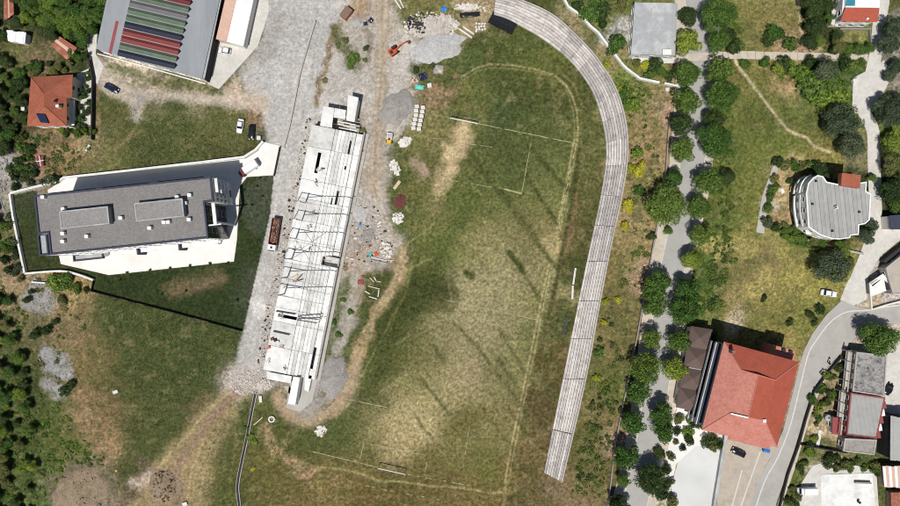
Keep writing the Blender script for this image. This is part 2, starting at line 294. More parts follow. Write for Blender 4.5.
SPL = [  # photo x, y, radius, colour of the ground cover there
 (20, 20, 40, SHRUBGROUND), (60, 20, 30, SHRUBGROUND), (20, 70, 25, OLIVE), (12, 110, 25, SHRUBGROUND), (40, 55, 10, SOIL), (20, 50, 10, OLIVE),
 (100, 110, 12, FIELD), (110, 122, 20, (80, 80, 44)), (150, 120, 30, FIELD), (190, 122, 30, FIELD), (225, 120, 18, OLIVE), (255, 112, 8, SOIL),
 (70, 150, 14, (128, 108, 72)), (40, 150, 14, (128, 104, 76)), (105, 155, 20, OLIVE), (90, 140, 12, VERGE), (160, 150, 24, (60, 66, 36)), (225, 145, 20, (66, 68, 38)),
 (4, 165, 14, (150, 146, 138)), (6, 200, 14, (140, 134, 120)), (10, 240, 20, OLIVE), (10, 275, 16, (140, 122, 92)),
 (70, 300, 18, (140, 120, 84)), (75, 290, 8, (170, 146, 96)), (65, 335, 20, (132, 112, 84)), (85, 360, 18, (120, 104, 66)), (30, 330, 16, (96, 92, 62)), (20, 380, 30, (70, 80, 44)),
 (120, 320, 30, FIELD), (150, 310, 30, (56, 66, 34)), (190, 340, 34, FIELD), (160, 370, 30, (58, 68, 35)), (120, 390, 26, (78, 78, 44)), (215, 330, 24, (60, 68, 36)),
 (100, 410, 16, (128, 104, 72)), (85, 420, 14, (150, 124, 92)), (60, 430, 16, (86, 92, 46)), (105, 440, 10, (160, 134, 96)), (140, 430, 24, (70, 76, 40)), (70, 455, 16, (88, 96, 48)),
 (20, 450, 40, (66, 80, 38)), (40, 490, 20, (70, 90, 42)), (85, 485, 16, (130, 116, 96)), (60, 490, 12, (118, 106, 86)), (160, 490, 12, (120, 102, 84)),
 (200, 470, 16, (120, 108, 66)), (225, 450, 20, (82, 84, 46)), (225, 490, 20, (84, 88, 46)), (205, 410, 10, (112, 98, 70)),
 (260, 430, 14, (82, 88, 46)), (270, 460, 16, (112, 104, 56)), (265, 490, 20, (92, 88, 46)), (300, 490, 24, (108, 94, 54)), (330, 495, 20, (112, 98, 58)),
 (310, 445, 18, (76, 84, 44)), (345, 425, 18, (80, 88, 46)), (360, 380, 14, (92, 98, 58)),
 (380, 330, 18, (74, 82, 42)), (400, 310, 22, (62, 70, 34)), (420, 280, 20, (62, 70, 34)), (395, 350, 20, (66, 74, 36)), (375, 385, 16, (74, 80, 42)),
 (445, 245, 18, (82, 94, 44)), (460, 215, 16, (82, 90, 46)), (430, 225, 14, (112, 112, 66)), (410, 215, 14, (88, 92, 50)), (425, 260, 10, (92, 96, 52)),
 (470, 250, 18, (128, 124, 78)), (490, 240, 20, (124, 120, 76)), (500, 270, 26, (140, 134, 96)), (520, 240, 20, (118, 114, 70)), (540, 230, 12, (120, 116, 70)), (550, 245, 9, (160, 146, 100)),
 (530, 290, 20, (130, 124, 82)), (480, 300, 22, (142, 136, 98)), (470, 330, 24, (148, 140, 102)), (500, 335, 20, (136, 130, 90)), (525, 340, 16, (104, 106, 62)), (540, 300, 10, (112, 110, 64)),
 (440, 330, 18, (126, 122, 80)), (420, 350, 16, (112, 110, 64)), (410, 375, 16, (128, 122, 78)), (450, 370, 22, (142, 134, 94)), (470, 375, 12, (158, 142, 108)), (490, 380, 18, (120, 116, 76)),
 (500, 365, 16, (116, 112, 70)), (440, 400, 18, (142, 134, 90)), (400, 420, 22, (158, 146, 102)), (415, 432, 14, (168, 154, 110)), (385, 440, 18, (134, 126, 82)), (463, 420, 12, (84, 80, 36)),
 (480, 440, 20, (112, 108, 66)), (500, 420, 16, (120, 112, 70)), (455, 450, 16, (110, 106, 62)), (430, 460, 14, (110, 104, 60)), (480, 465, 14, (88, 92, 44)), (370, 458, 12, (92, 92, 50)), (420, 480, 20, (96, 88, 48)), (370, 490, 18, (98, 86, 46)),
 (460, 495, 24, (104, 92, 52)), (510, 470, 12, (112, 100, 56)), (530, 460, 16, (98, 86, 50)), (540, 420, 12, (90, 80, 48)), (530, 495, 20, (96, 86, 52)), (548, 360, 10, (92, 82, 46)), (560, 320, 9, (70, 74, 38)), (575, 270, 9, (72, 76, 40)), (582, 235, 9, (82, 80, 44)),
 (590, 190, 9, (84, 86, 46)), (595, 140, 9, (84, 88, 46)),
 (520, 40, 24, (74, 82, 40)), (545, 60, 16, (92, 98, 48)), (500, 80, 24, (72, 80, 40)), (560, 90, 16, (76, 80, 40)), (530, 100, 20, (66, 74, 38)), (500, 112, 14, (60, 74, 44)), (480, 95, 14, (96, 100, 52)), (470, 70, 10, (78, 92, 50)),
 (470, 115, 10, (96, 98, 54)), (535, 130, 16, (80, 88, 48)), (560, 140, 12, (90, 96, 52)), (500, 140, 16, (74, 82, 44)), (550, 170, 16, (98, 104, 58)), (520, 165, 16, (82, 90, 48)), (500, 180, 16, (78, 88, 46)), (540, 200, 16, (108, 110, 64)), (490, 200, 14, (96, 100, 56)),
 (480, 165, 12, (88, 92, 50)), (465, 190, 10, (86, 94, 48)), (430, 130, 12, (112, 108, 66)), (425, 170, 10, (92, 92, 52)), (415, 190, 12, (98, 98, 54)), (410, 150, 8, (100, 100, 56)),
 (440, 12, 14, (122, 116, 70)), (470, 5, 14, VERGE), (410, 12, 8, OLIVE), (430, 75, 10, (84, 90, 50)), (440, 88, 10, (140, 118, 88)),
 (360, 40, 14, SITE), (340, 70, 12, GREY), (345, 45, 8, (96, 92, 58)), (365, 10, 8, (150, 128, 92)), (385, 60, 16, SITE), (380, 120, 16, SITE), (370, 90, 14, (172, 164, 152)), (410, 60, 10, GREY), (400, 90, 10, SITE),
 (375, 170, 10, (160, 144, 122)), (362, 170, 5, (120, 116, 78)), (395, 175, 8, (76, 84, 44)), (370, 215, 12, (158, 150, 142)), (360, 250, 10, (150, 138, 122)), (380, 255, 10, (140, 124, 104)), (352, 290, 10, (120, 110, 80)), (350, 320, 10, (92, 96, 62)), (340, 345, 8, (74, 86, 44)), (375, 290, 9, (76, 80, 46)),
 (340, 395, 12, (158, 140, 112)), (310, 415, 10, (168, 148, 120)), (280, 400, 6, (150, 134, 108)), (310, 395, 10, (158, 154, 150)), (265, 400, 8, (86, 92, 48)),
 (290, 60, 24, GREY), (280, 20, 20, (168, 165, 160)), (300, 110, 18, GREY), (270, 200, 10, GREY), (255, 300, 12, GREY), (245, 375, 12, (176, 166, 158)), (240, 92, 10, (178, 162, 140)), (260, 60, 8, (166, 156, 142)), (130, 70, 12, (196, 182, 162)), (160, 92, 10, (190, 174, 150)), (200, 97, 10, (182, 166, 142)),
 (590, 10, 14, (80, 100, 48)), (575, 25, 10, VERGE), (600, 15, 12, (104, 108, 56)), (615, 30, 8, GREY), (610, 60, 10, (146, 134, 92)), (630, 85, 14, (100, 112, 50)), (650, 100, 14, (132, 120, 80)), (645, 70, 10, (110, 108, 60)), (660, 110, 8, PINK), (640, 120, 14, (136, 122, 80)),
 (640, 150, 14, (148, 126, 88)), (650, 190, 12, (140, 128, 80)), (635, 210, 10, (152, 134, 94)), (630, 240, 12, (140, 124, 82)), (620, 270, 12, (122, 112, 68)), (640, 275, 8, PINK), (615, 310, 12, (104, 98, 58)), (625, 330, 12, (112, 104, 62)), (605, 350, 12, (120, 108, 70)), (615, 380, 14, (92, 96, 48)), (600, 420, 14, (112, 102, 62)), (590, 450, 14, (96, 92, 52)), (605, 470, 14, (104, 96, 56)), (580, 490, 14, (124, 106, 74)), (555, 490, 8, (120, 104, 78)), (612, 440, 8, PINK),
 (730, 20, 20, (110, 112, 56)), (760, 15, 20, (134, 126, 72)), (780, 25, 16, (126, 116, 68)), (735, 40, 12, (70, 88, 42)), (790, 42, 10, PINK), (840, 20, 10, SHRUBGROUND), (850, 36, 10, (132, 128, 76)), (865, 36, 6, (104, 118, 50)),
 (740, 75, 14, (112, 108, 58)), (770, 72, 12, (130, 120, 66)), (785, 88, 10, (160, 136, 96)), (760, 100, 16, (96, 104, 48)), (790, 110, 16, (94, 106, 50)), (740, 120, 18, (98, 104, 50)), (770, 130, 18, (84, 96, 42)), (750, 150, 16, (104, 112, 50)), (800, 130, 10, (104, 106, 54)), (820, 150, 8, (120, 114, 60)), (790, 150, 12, (108, 116, 54)), (730, 150, 8, (76, 98, 42)), (735, 180, 14, (96, 104, 48)), (750, 190, 12, (112, 116, 54)), (820, 85, 14, (78, 100, 44)), (840, 70, 10, (60, 84, 38)),
 (740, 210, 16, (108, 112, 54)), (725, 220, 8, (80, 98, 44)), (755, 225, 10, (128, 128, 62)), (730, 250, 12, (146, 138, 78)), (750, 245, 10, (160, 148, 84)), (770, 258, 8, (120, 108, 72)), (785, 250, 10, (158, 148, 82)), (740, 275, 10, (112, 106, 62)), (765, 285, 12, (170, 156, 92)), (795, 285, 14, (152, 144, 74)), (730, 300, 10, (146, 134, 82)), (710, 280, 10, (70, 92, 40)), (710, 300, 10, (92, 104, 48)), (735, 315, 6, (182, 166, 140)), (770, 310, 14, (124, 120, 60)), (800, 310, 12, (110, 112, 56)), (815, 270, 10, (130, 128, 62)), (790, 235, 10, (80, 104, 44)), (780, 325, 10, (132, 124, 66)), (700, 265, 6, (70, 90, 40)), (755, 325, 8, (120, 116, 66)),
 (785, 190, 12, (172, 152, 108)), (780, 215, 10, (164, 142, 100)), (795, 170, 8, (180, 156, 112)), (765, 205, 5, GREY), (890, 60, 12, (130, 124, 110)), (880, 150, 10, (120, 116, 84)), (893, 190, 14, SHRUBGROUND), (880, 240, 6, (130, 118, 76)), (895, 130, 14, (96, 108, 50)),
 (830, 400, 14, (150, 134, 104)), (825, 420, 8, (186, 166, 134)), (815, 450, 10, (100, 104, 60)), (835, 460, 10, (130, 122, 84)), (860, 465, 8, (78, 88, 50)), (805, 485, 10, (90, 98, 48)), (822, 470, 8, (200, 186, 166)), (895, 360, 12, (186, 176, 160)), (890, 400, 8, (180, 170, 156)), (880, 470, 6, (70, 84, 40)), (868, 312, 8, (176, 160, 136)), (895, 280, 10, (168, 160, 154)),
 (680, 430, 10, (206, 200, 190)), (690, 440, 8, (210, 205, 196)), (668, 400, 6, (188, 176, 158)), (660, 480, 10, (180, 170, 152)),
]
num = np.zeros(GX.shape + (3,)); den = np.zeros(GX.shape) + 1e-6
num += np.array(L(84, 88, 48)) * 1e-6
BX = GX + fbm(24, 83, 4) * 22; BY = GY + fbm(24, 93, 4) * 22
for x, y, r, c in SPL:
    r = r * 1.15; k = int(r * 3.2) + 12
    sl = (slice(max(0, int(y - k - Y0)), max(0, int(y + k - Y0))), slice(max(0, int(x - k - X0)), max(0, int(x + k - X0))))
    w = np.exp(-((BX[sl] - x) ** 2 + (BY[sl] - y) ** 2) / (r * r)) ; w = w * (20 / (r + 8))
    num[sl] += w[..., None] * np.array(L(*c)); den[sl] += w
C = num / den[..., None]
GRS = np.ones(GX.shape)          # how grassy (1) or mineral (0) the cover is
Z = np.zeros(GX.shape)
def paint(mask, rgb, amt=1.0, grass=None, breakup=0, seed=5, scale=5):
    global C, GRS
    a = mask * amt
    if breakup: a = a * np.clip(1 + breakup * 4 * fbm(scale, seed, 3) - breakup * .3, 0, 1)
    C = C * (1 - a[..., None]) + np.array(L(*rgb)) * a[..., None]
    if grass is not None: GRS = GRS * (1 - a) + grass * a
CLS = np.zeros(GX.shape, int)
ROADG = [(268, -50), (264, 40), (240, 72), (245, 88), (262, 112), (268, 142), (278, 150), (274, 180), (267, 218), (257, 268), (243, 332), (233, 372), (226, 386), (240, 396), (262, 390), (270, 372), (275, 330), (286, 290), (297, 230), (310, 150), (320, 110), (324, 62), (337, 20), (352, -4), (352, -50)]
LANE = [(96, 56), (106, 62), (118, 82), (150, 90), (200, 93), (245, 92), (268, 96), (268, 112), (245, 110), (205, 104), (165, 99), (146, 100), (141, 122), (134, 122), (128, 104), (110, 96), (98, 88)]
SITEP = [(352, -50), (398, -50), (398, 14), (412, 44), (408, 66), (404, 84), (412, 104), (402, 132), (392, 140), (385, 190), (394, 222), (404, 246), (392, 262), (386, 268), (366, 272), (356, 300), (348, 340), (340, 360), (330, 366), (324, 330), (336, 268), (350, 205), (364, 140), (366, 120), (345, 90), (325, 108), (318, 100), (328, 55), (345, 15)]
SOUTHT = [(230, 384), (250, 392), (236, 412), (224, 436), (214, 470), (206, 556), (120, 556), (128, 506), (142, 480), (172, 448), (196, 416)]
LOOPT = [(354, 346), (364, 352), (356, 392), (338, 414), (310, 426), (286, 420), (270, 400), (276, 388), (288, 404), (302, 416), (324, 410), (340, 396), (346, 372)]
PITCHP = [(424, 112), (576, 143), (505, 491), (310, 452), (345, 399), (395, 300), (424, 225), (410, 180)]
LAWN1 = [(13, 195), (36, 190), (64, 262), (110, 276), (234, 262), (240, 186), (248, 177), (274, 175), (270, 215), (243, 331), (92, 291), (95, 280), (62, 271), (28, 273)]
for k, ps, rgb, g, wob, soft in ((1, ROADG, (174, 171, 167), .15, 1, 1), (2, LANE, (174, 163, 147), .2, 1, 2), (3, SITEP, (166, 159, 149), .2, 2, 3), (4, SOUTHT, (150, 134, 96), .5, 2, 3), (5, LOOPT, (166, 146, 116), .3, 1, 2)):
    m = polymask(ps, wob, soft); paint(m, rgb, .8 if k in (3, 4) else .9, g, .25 if k in (3, 4) else 0, 60 + k); CLS[m > .5] = k
m = polymask(PITCHP, 0); CLS[(m > .5) & (CLS == 0)] = 6
m = polymask(LAWN1, 0); CLS[m > .5] = 7
paint(m, LAWN, .93, .9)
paint(strokemask([(190, 284), (172, 288), (214, 280)], 16, 10, 2), (124, 106, 80), .55, .6, .3, 9)
tr0 = lambda ps, w, rgb, amt, soft, g, br=.3: paint(strokemask(ps, w, soft, 2), rgb, amt, g, br, abs(int(ps[0][1])) + 3, 7)
tr0([(108, 66), (150, 78), (200, 90), (214, 92)], 9, (86, 92, 52), .85, 4, .9)
tr0([(138, 96), (138, 118)], 9, (150, 146, 142), .8, 5, .1); tr0([(232, 96), (258, 104)], 14, (186, 168, 146), .6, 10, .2); tr0([(225, 75), (240, 62)], 10, (112, 108, 72), .7, 6, .8)
tr0([(336, 26), (329, 48), (322, 72), (315, 104)], 7, (122, 104, 68), .9, 4, .8, .1); tr0([(338, 30), (346, 50), (354, 66)], 13, (86, 88, 50), .85, 6, .9, .15); tr0([(366, 34), (368, 60)], 7, (112, 100, 76), .6, 5, .6)
tr0([(355, 10), (362, 2)], 12, (150, 122, 84), .7, 8, .7); tr0([(396, 4), (404, 22), (418, 14), (446, 6)], 10, (112, 110, 66), .8, 6, .9); tr0([(418, 70), (440, 74), (452, 84)], 14, (88, 90, 52), .8, 8, .9); tr0([(430, 90), (448, 86)], 9, (150, 122, 90), .7, 6, .6)
tr0([(362, 130), (358, 160), (354, 190)], 6, (118, 112, 76), .75, 4, .9); tr0([(345, 200), (352, 206)], 6, (190, 182, 172), .6, 4, .1)
tr0([(344, 285), (336, 320), (328, 352)], 9, (78, 88, 46), .85, 5, 1.); tr0([(362, 290), (356, 320)], 6, (96, 98, 58), .7, 4, .9); tr0([(370, 280), (374, 300)], 16, (74, 78, 44), .8, 6, 1.)
tr0([(392, 150), (396, 205), (400, 228)], 12, (74, 84, 44), .8, 6, 1.)
tr0([(336, 70), (350, 92), (330, 104)], 18, (184, 180, 175), .7, 10, .1); tr0([(396, 100), (400, 118)], 22, (172, 168, 164), .8, 8, .1); tr0([(410, 44), (404, 70), (396, 88)], 16, (182, 178, 172), .6, 10, .1)
tr0([(365, 70), (366, 110)], 10, (178, 172, 164), .6, 8, .1); tr0([(356, 300), (348, 335), (342, 352)], 7, (168, 160, 148), .7, 4, .2); tr0([(362, 262), (358, 300)], 9, (158, 142, 122), .7, 6, .2); tr0([(404, 250), (398, 280), (380, 308), (366, 334), (360, 352)], 10, (170, 148, 108), .7, 6, .4)
tr0([(384, -10), (383, 60), (379, 110), (375, 160), (375, 190)], 12, (152, 139, 120), .8, 4, .2, .2)
tr0([(412, 66), (430, 64), (446, 72), (452, 84), (430, 82)], 12, (82, 86, 48), .85, 5, 1., .1)
# blotches, wheel tracks and wear
tr = lambda ps, w, rgb, amt=.7, soft=2, wob=1, br=.25, g=None: paint(strokemask(ps, w, soft, wob), rgb, amt, g, br, int(ps[0][0]), 6)
tr([(160, 500), (180, 462), (200, 435), (214, 414), (238, 390)], 9, (134, 112, 92), .8, 5)
tr([(148, 480), (190, 432), (215, 404), (234, 388)], 1.4, (178, 166, 118), .6)
tr([(186, 500), (192, 470), (204, 440)], 2, (178, 156, 120), .6); tr([(200, 500), (204, 465)], 2, (170, 150, 112), .5)
tr([(150, 474), (140, 484), (132, 482)], 10, (186, 170, 156), .7, 6)
tr([(140, 462), (154, 470), (176, 490), (180, 506)], 12, (110, 92, 78), .55, 8)
tr([(116, 150), (130, 136), (138, 124)], 3, (150, 138, 96), .5); tr([(96, 165), (112, 150), (140, 130)], 4, (138, 124, 84), .4, 4)
tr([(98, 86), (99, 120), (100, 140)], 4, (150, 124, 92), .6, 3)
tr([(60, 150), (98, 152)], 4, (160, 140, 108), .5, 3); tr([(30, 136), (70, 139)], 5, (96, 88, 74), .6, 3)
for dx in (0, 5):
    tr([(380 + dx, -20), (380 + dx, 60), (376 + dx, 110), (373 + dx, 150), (372 + dx, 185), (376 + dx, 205), (385 + dx, 225), (396 + dx, 242), (402 + dx, 258), (392 + dx, 284), (376 + dx, 310), (362 + dx, 334)], 2.4, (186, 172, 144), .5)
tr([(382.5, -20), (382, 60), (378, 110), (375, 160), (375, 190)], 3, (146, 130, 108), .5, 3)
tr([(402, 252), (404, 268), (392, 290), (374, 318), (362, 340), (358, 360)], 7, (170, 148, 106), .55, 5)
tr([(412, 262), (407, 290), (392, 318), (378, 344), (364, 372), (352, 398), (335, 418)], 1.3, (140, 140, 84), .7)
tr([(408, 268), (398, 304), (384, 336), (370, 372)], 1.2, (140, 138, 84), .5)
tr([(418, 240), (405, 290), (386, 340), (372, 380)], 1.2, (132, 132, 76), .4)
tr([(380, 350), (395, 344), (412, 334)], 1.2, (132, 132, 82), .6); tr([(402, 274), (418, 264), (434, 257)], 1.4, (146, 146, 92), .7); tr([(404, 246), (424, 232), (438, 222)], 1.4, (146, 146, 92), .6)
for d in (0, 3.6):     # the pale loop track round the field
    tr([(463, 76 + d), (476, 68 + d), (490, 64 + d), (512, 65 + d), (535, 69 + d * .8), (555, 75 + d * .5), (566 - d * .5, 85), (573 - d, 98), (577 - d, 112), (578 - d, 128), (577 - d * .6, 140)], 1.5 if d == 0 else 1.1, (158, 151, 100), .9 if d == 0 else .5, 1.5, 0, .08)
    tr([(577.5 - d, 140), (572 - d, 172), (563 - d, 216), (554 - d, 258), (545 - d, 300), (535 - d, 350), (525 - d, 398), (515 - d, 446), (508 - d, 484)], 1.4, (174, 164, 114), .9 if d else .55, 1.4, 0, .15)
tr([(581, 140), (584, 152), (582, 170), (573, 215), (562, 258), (552, 310), (540, 370), (530, 420), (523, 460)], 1.2, (128, 112, 78), .6, 1.6)
tr([(588, 140), (590, 165), (584, 200), (574, 250)], 1.2, (120, 112, 70), .5); tr([(556, 66), (572, 84), (584, 106)], 1.3, (118, 118, 70), .6)
tr([(580, 150), (570, 215), (560, 262), (549, 318)], 4.6, (60, 64, 30), .85, 2.5, 0)
tr([(577, 198), (574, 216), (569, 248)], 6, (120, 98, 68), .55, 4)
tr([(545, 330), (534, 385), (522, 440)], 5, (80, 72, 38), .5, 4)
tr([(300, 462), (318, 467), (345, 470), (362, 474), (378, 481), (402, 482), (430, 486), (462, 488), (490, 493), (503, 492), (506, 486)], 1.9, (158, 146, 96), .75, 1.8, 0, .1)
tr([(506, 480), (505, 500), (505, 540)], 1.8, (150, 138, 92), .6); tr([(318, 470), (321, 484), (317, 505)], 1.8, (142, 134, 84), .7)
tr([(264, 428), (274, 448), (290, 462), (300, 472), (312, 470)], 8, (172, 144, 108), .75, 5, 2)
tr([(288, 432), (284, 444), (292, 456), (304, 462), (312, 456)], 1.4, (140, 134, 84), .6)
tr([(232, 400), (236, 420), (234, 450), (232, 470)], 1.4, (142, 130, 88), .5); tr([(246, 392), (241, 406), (234, 418)], 4, (152, 134, 102), .5, 3)
# bare ground in front of the north goal
tr([(464, 128), (459, 146), (452, 160), (447, 176), (442, 190)], 15, TAN, .92, 9, 2, .12, .5); tr([(443, 144), (452, 150)], 6, TAN, .7, 5)
tr([(416, 166), (424, 174)], 14, (158, 138, 116), .85, 6, 2, .1, .3); tr([(446, 182), (436, 205)], 14, (148, 136, 94), .5, 12, 2)
tr([(392, 458), (398, 440), (405, 425)], 22, (166, 150, 108), .45, 16, 2)
# mottled diagonal bands
for ps, w, a in (([(470, 150), (500, 195), (530, 235), (556, 268)], 3.5, .5), ([(531, 146), (552, 172), (570, 190)], 4, .6), ([(526, 176), (545, 205), (558, 224)], 4, .6), ([(500, 190), (530, 228), (552, 262)], 3, .45), ([(508, 252), (516, 262), (522, 270)], 6, .75), ([(522, 270), (542, 303)], 3.5, .6),
                 ([(455, 322), (485, 357), (510, 390), (532, 420)], 3, .5), ([(420, 379), (450, 415)], 3, .55), ([(434, 347), (444, 362)], 5, .4), ([(414, 414), (432, 440)], 2.5, .5), ([(500, 330), (524, 372)], 4, .45), ([(492, 350), (516, 384)], 4, .4), ([(480, 405), (500, 432), (520, 456)], 3, .4), ([(470, 190), (500, 225)], 3, .35),
                 ([(434, 282), (446, 286), (452, 296), (448, 306)], 16, .45), ([(467, 273), (473, 277)], 7, .7), ([(408, 296), (430, 300)], 30, .35), ([(384, 352), (376, 372)], 18, .4)):
    tr(ps, w, (64, 70, 34), min(1, a * 1.45), 3, 1, .25)
rd = random.Random(4)
for k in range(26):
    x, y = rd.uniform(395, 560), rd.uniform(150, 440)
    if not (460 - (y - 250) * .25 < x < 572 - (y - 143) * .205): continue
    l = rd.uniform(10, 34); tr([(x, y), (x + l * .36, y + l * .52), (x + l * .72, y + l)], rd.uniform(1.5, 4.5), (70, 76, 38), rd.uniform(.3, .65), 3, 1, .3)
tr([(438, 262), (448, 240), (462, 214), (480, 196)], 14, (72, 84, 38), .6, 10, 2, .2); tr([(380, 340), (400, 310), (424, 290), (440, 290)], 22, (60, 68, 32), .6, 14, 2, .15); tr([(356, 400), (372, 386), (388, 366)], 16, (66, 74, 36), .5, 10, 2, .2)
for ps in ([(380, 392), (404, 376)], [(376, 420), (404, 396)], [(458, 236), (474, 246), (500, 248)], [(508, 250), (484, 222)], [(525, 238), (543, 220)], [(418, 330), (446, 318), (452, 300)], [(452, 301), (448, 280)]): tr(ps, 1.2, (158, 148, 104), .45, 1.5, 0)
tr([(455, 170), (470, 182), (482, 196)], 1.2, (140, 134, 88), .5)
# footpaths over the eastern meadow
PATH1 = [(735, 60), (741, 70), (752, 84), (764, 100), (776, 116), (788, 130), (796, 134), (806, 137), (815, 147), (830, 152)]
PATH2 = [(799, -12), (799, 12), (801, 30), (806, 42), (811, 51)]
for ps in (PATH1, PATH2):
    m = strokemask(ps, 2.6, 1.4, 0); paint(m, (196, 180, 146), .9, .2); CLS[m > .5] = 8
tr([(772, 90), (784, 91), (794, 87)], 6, (170, 146, 106), .6, 4, 2)
for ps, w, rgb in (([(30, 300), (40, 290), (44, 305)], 20, (150, 150, 152)), ([(52, 358), (62, 368)], 22, (150, 150, 152)), ([(48, 384), (58, 396)], 14, (160, 156, 154)), ([(2, 150), (10, 172)], 14, (158, 154, 150))):
    tr(ps, w, rgb, .85, 5, 2, .2, .1)
tr([(66, 500), (80, 476), (100, 486), (98, 506)], 30, (128, 115, 98), .8, 10, 2, .1, .5)
tr([(84, 396), (92, 416), (104, 434), (106, 460)], 14, (156, 128, 98), .55, 12, 2, .3)
tr([(0, 264), (10, 275), (18, 284)], 8, (150, 128, 98), .6, 5, 2)
tr([(268, 300), (258, 330)], 12, (190, 186, 182), .35, 10, 2); tr([(258, 300), (262, 312)], 12, (212, 208, 204), .6, 6, 2)
tr([(262, 55), (272, 40), (280, 18)], 16, (150, 144, 138), .5, 10, 2); tr([(282, -10), (286, 40), (278, 90)], 10, (188, 186, 182), .4, 8, 2)
tr([(306, -10), (302, 60), (290, 120), (278, 190), (262, 270), (250, 340)], 3, (194, 192, 188), .4, 3); tr([(318, -10), (314, 60), (300, 128)], 3, (152, 149, 145), .4, 3)
tr([(232, 380), (250, 372), (262, 384)], 20, (182, 168, 158), .6, 10, 2)
tr([(300, 396), (306, 410), (322, 402)], 16, (146, 142, 138), .7, 8, 2, .1, .1)
tr([(352, 300), (346, 332), (338, 352)], 6, (160, 154, 142), .5, 4)
tr([(352, 262), (344, 262), (362, 248)], 14, (154, 132, 110), .5, 8, 2)
# relief: gentle unevenness of grassy ground
hard = blur((GRS < .5).astype(float), 4)
Z = (fbm(10, 71, 3) * .10 + fbm(60, 77, 2) * .12) * (1 - hard) - .01
Z = np.where(CLS == 6, Z * .35, Z); Z = np.clip(Z, -.12, .10)
vm = (fbm(40, 31, 3)); C = C * (1 + .35 * vm)[..., None]
wild = blur(((CLS == 0) & (GRS > .55)).astype(float), 2)
paint(wild * np.clip(fbm(9, 301, 4) * 5 - .25, 0, 1), (62, 76, 36), .5); paint(wild * np.clip(fbm(7, 311, 4) * 5 - .35, 0, 1), (158, 146, 102), .28); paint(wild * np.clip(fbm(4, 321, 3) * 5 - .6, 0, 1), (46, 58, 28), .5)
C = C * (1 + .34 * fbm(5, 37, 3))[..., None]
C = C * (1 + (NR.rand(*GX.shape) - .5) * (.22 + .3 * GRS))[..., None]
C = C * (1 + (blur(NR.rand(*GX.shape), 1) - .5) * (.5 + .6 * GRS))[..., None]
gm = bpy.data.materials.new('ground_cover'); gm.use_nodes = True; t = gm.node_tree; n = t.nodes; b = n['Principled BSDF']; b.inputs['Roughness'].default_value = .95; b.inputs['Specular IOR Level'].default_value = .1
at = n.new('ShaderNodeAttribute'); at.attribute_name = 'cover'; ag = n.new('ShaderNodeAttribute'); ag.attribute_name = 'grass'
tc = n.new('ShaderNodeTexCoord')
def nz(scale, det, rough=.6):
    x = n.new('ShaderNodeTexNoise'); x.inputs['Scale'].default_value = scale; x.inputs['Detail'].default_value = det; x.inputs['Roughness'].default_value = rough; t.links.new(tc.outputs['Object'], x.inputs[0]); return x
n1 = nz(1.1, 6, .7); n2 = nz(.33, 5)
mr = n.new('ShaderNodeMapRange'); mr.inputs[1].default_value = .35; mr.inputs[2].default_value = .65; t.links.new(n1.outputs[0], mr.inputs[0])
lo = n.new('ShaderNodeMapRange'); lo.inputs[3].default_value = .82; lo.inputs[4].default_value = .5; t.links.new(ag.outputs['Fac'], lo.inputs[0])
hi = n.new('ShaderNodeMapRange'); hi.inputs[3].default_value = 1.16; hi.inputs[4].default_value = 1.45; t.links.new(ag.outputs['Fac'], hi.inputs[0])
t.links.new(lo.outputs[0], mr.inputs[3]); t.links.new(hi.outputs[0], mr.inputs[4])
mu = n.new('ShaderNodeMix'); mu.data_type = 'RGBA'; mu.blend_type = 'MULTIPLY'; mu.inputs[0].default_value = 1; t.links.new(at.outputs['Color'], mu.inputs[6]); t.links.new(mr.outputs[0], mu.inputs[7])
hs = n.new('ShaderNodeHueSaturation'); hs.inputs['Saturation'].default_value = .95; t.links.new(mu.outputs[2], hs.inputs['Color'])
mh = n.new('ShaderNodeMapRange'); mh.inputs[1].default_value = .3; mh.inputs[2].default_value = .7; mh.inputs[3].default_value = .482; mh.inputs[4].default_value = .506; t.links.new(n2.outputs[0], mh.inputs[0]); t.links.new(mh.outputs[0], hs.inputs['Hue'])
t.links.new(hs.outputs[0], b.inputs['Base Color'])
bp = n.new('ShaderNodeBump'); bp.inputs['Strength'].default_value = .8; bp.inputs['Distance'].default_value = .22; t.links.new(n1.outputs[0], bp.inputs['Height']); t.links.new(bp.outputs[0], b.inputs['Normal'])
ny, nx = GX.shape
CF = CLS[:-1, :-1]
idx = np.arange(ny * nx).reshape(ny, nx)
quads = np.stack([idx[1:, :-1], idx[1:, 1:], idx[:-1, 1:], idx[:-1, :-1]], -1)
PX = (GX - 450) * MPP; PY = (253 - GY) * MPP
allv = np.stack([PX, PY, Z], -1).reshape(-1, 3); allc = np.concatenate([np.clip(C, .004, .8), np.ones(GX.shape + (1,))], -1).reshape(-1, 4); allg = GRS.reshape(-1)
def sheet(name, mask):
    q = quads[mask].reshape(-1, 4); use, inv = np.unique(q, return_inverse=True); inv = inv.reshape(-1)
    me = bpy.data.meshes.new(name); me.vertices.add(len(use)); me.vertices.foreach_set('co', allv[use].reshape(-1).astype('f'))
    me.loops.add(len(inv)); me.loops.foreach_set('vertex_index', inv.astype('i')); k = len(inv) // 4
    me.polygons.add(k); me.polygons.foreach_set('loop_start', np.arange(0, 4 * k, 4, dtype='i'))
    me.update(calc_edges=True); me.polygons.foreach_set('use_smooth', np.ones(k, bool))
    a = me.attributes.new('cover', 'FLOAT_COLOR', 'POINT'); a.data.foreach_set('color', allc[use].reshape(-1).astype('f'))
    a = me.attributes.new('grass', 'FLOAT', 'POINT'); a.data.foreach_set('value', allg[use].astype('f'))
    o = link_mesh(name, me, gm); o['kind'] = 'structure'; return o
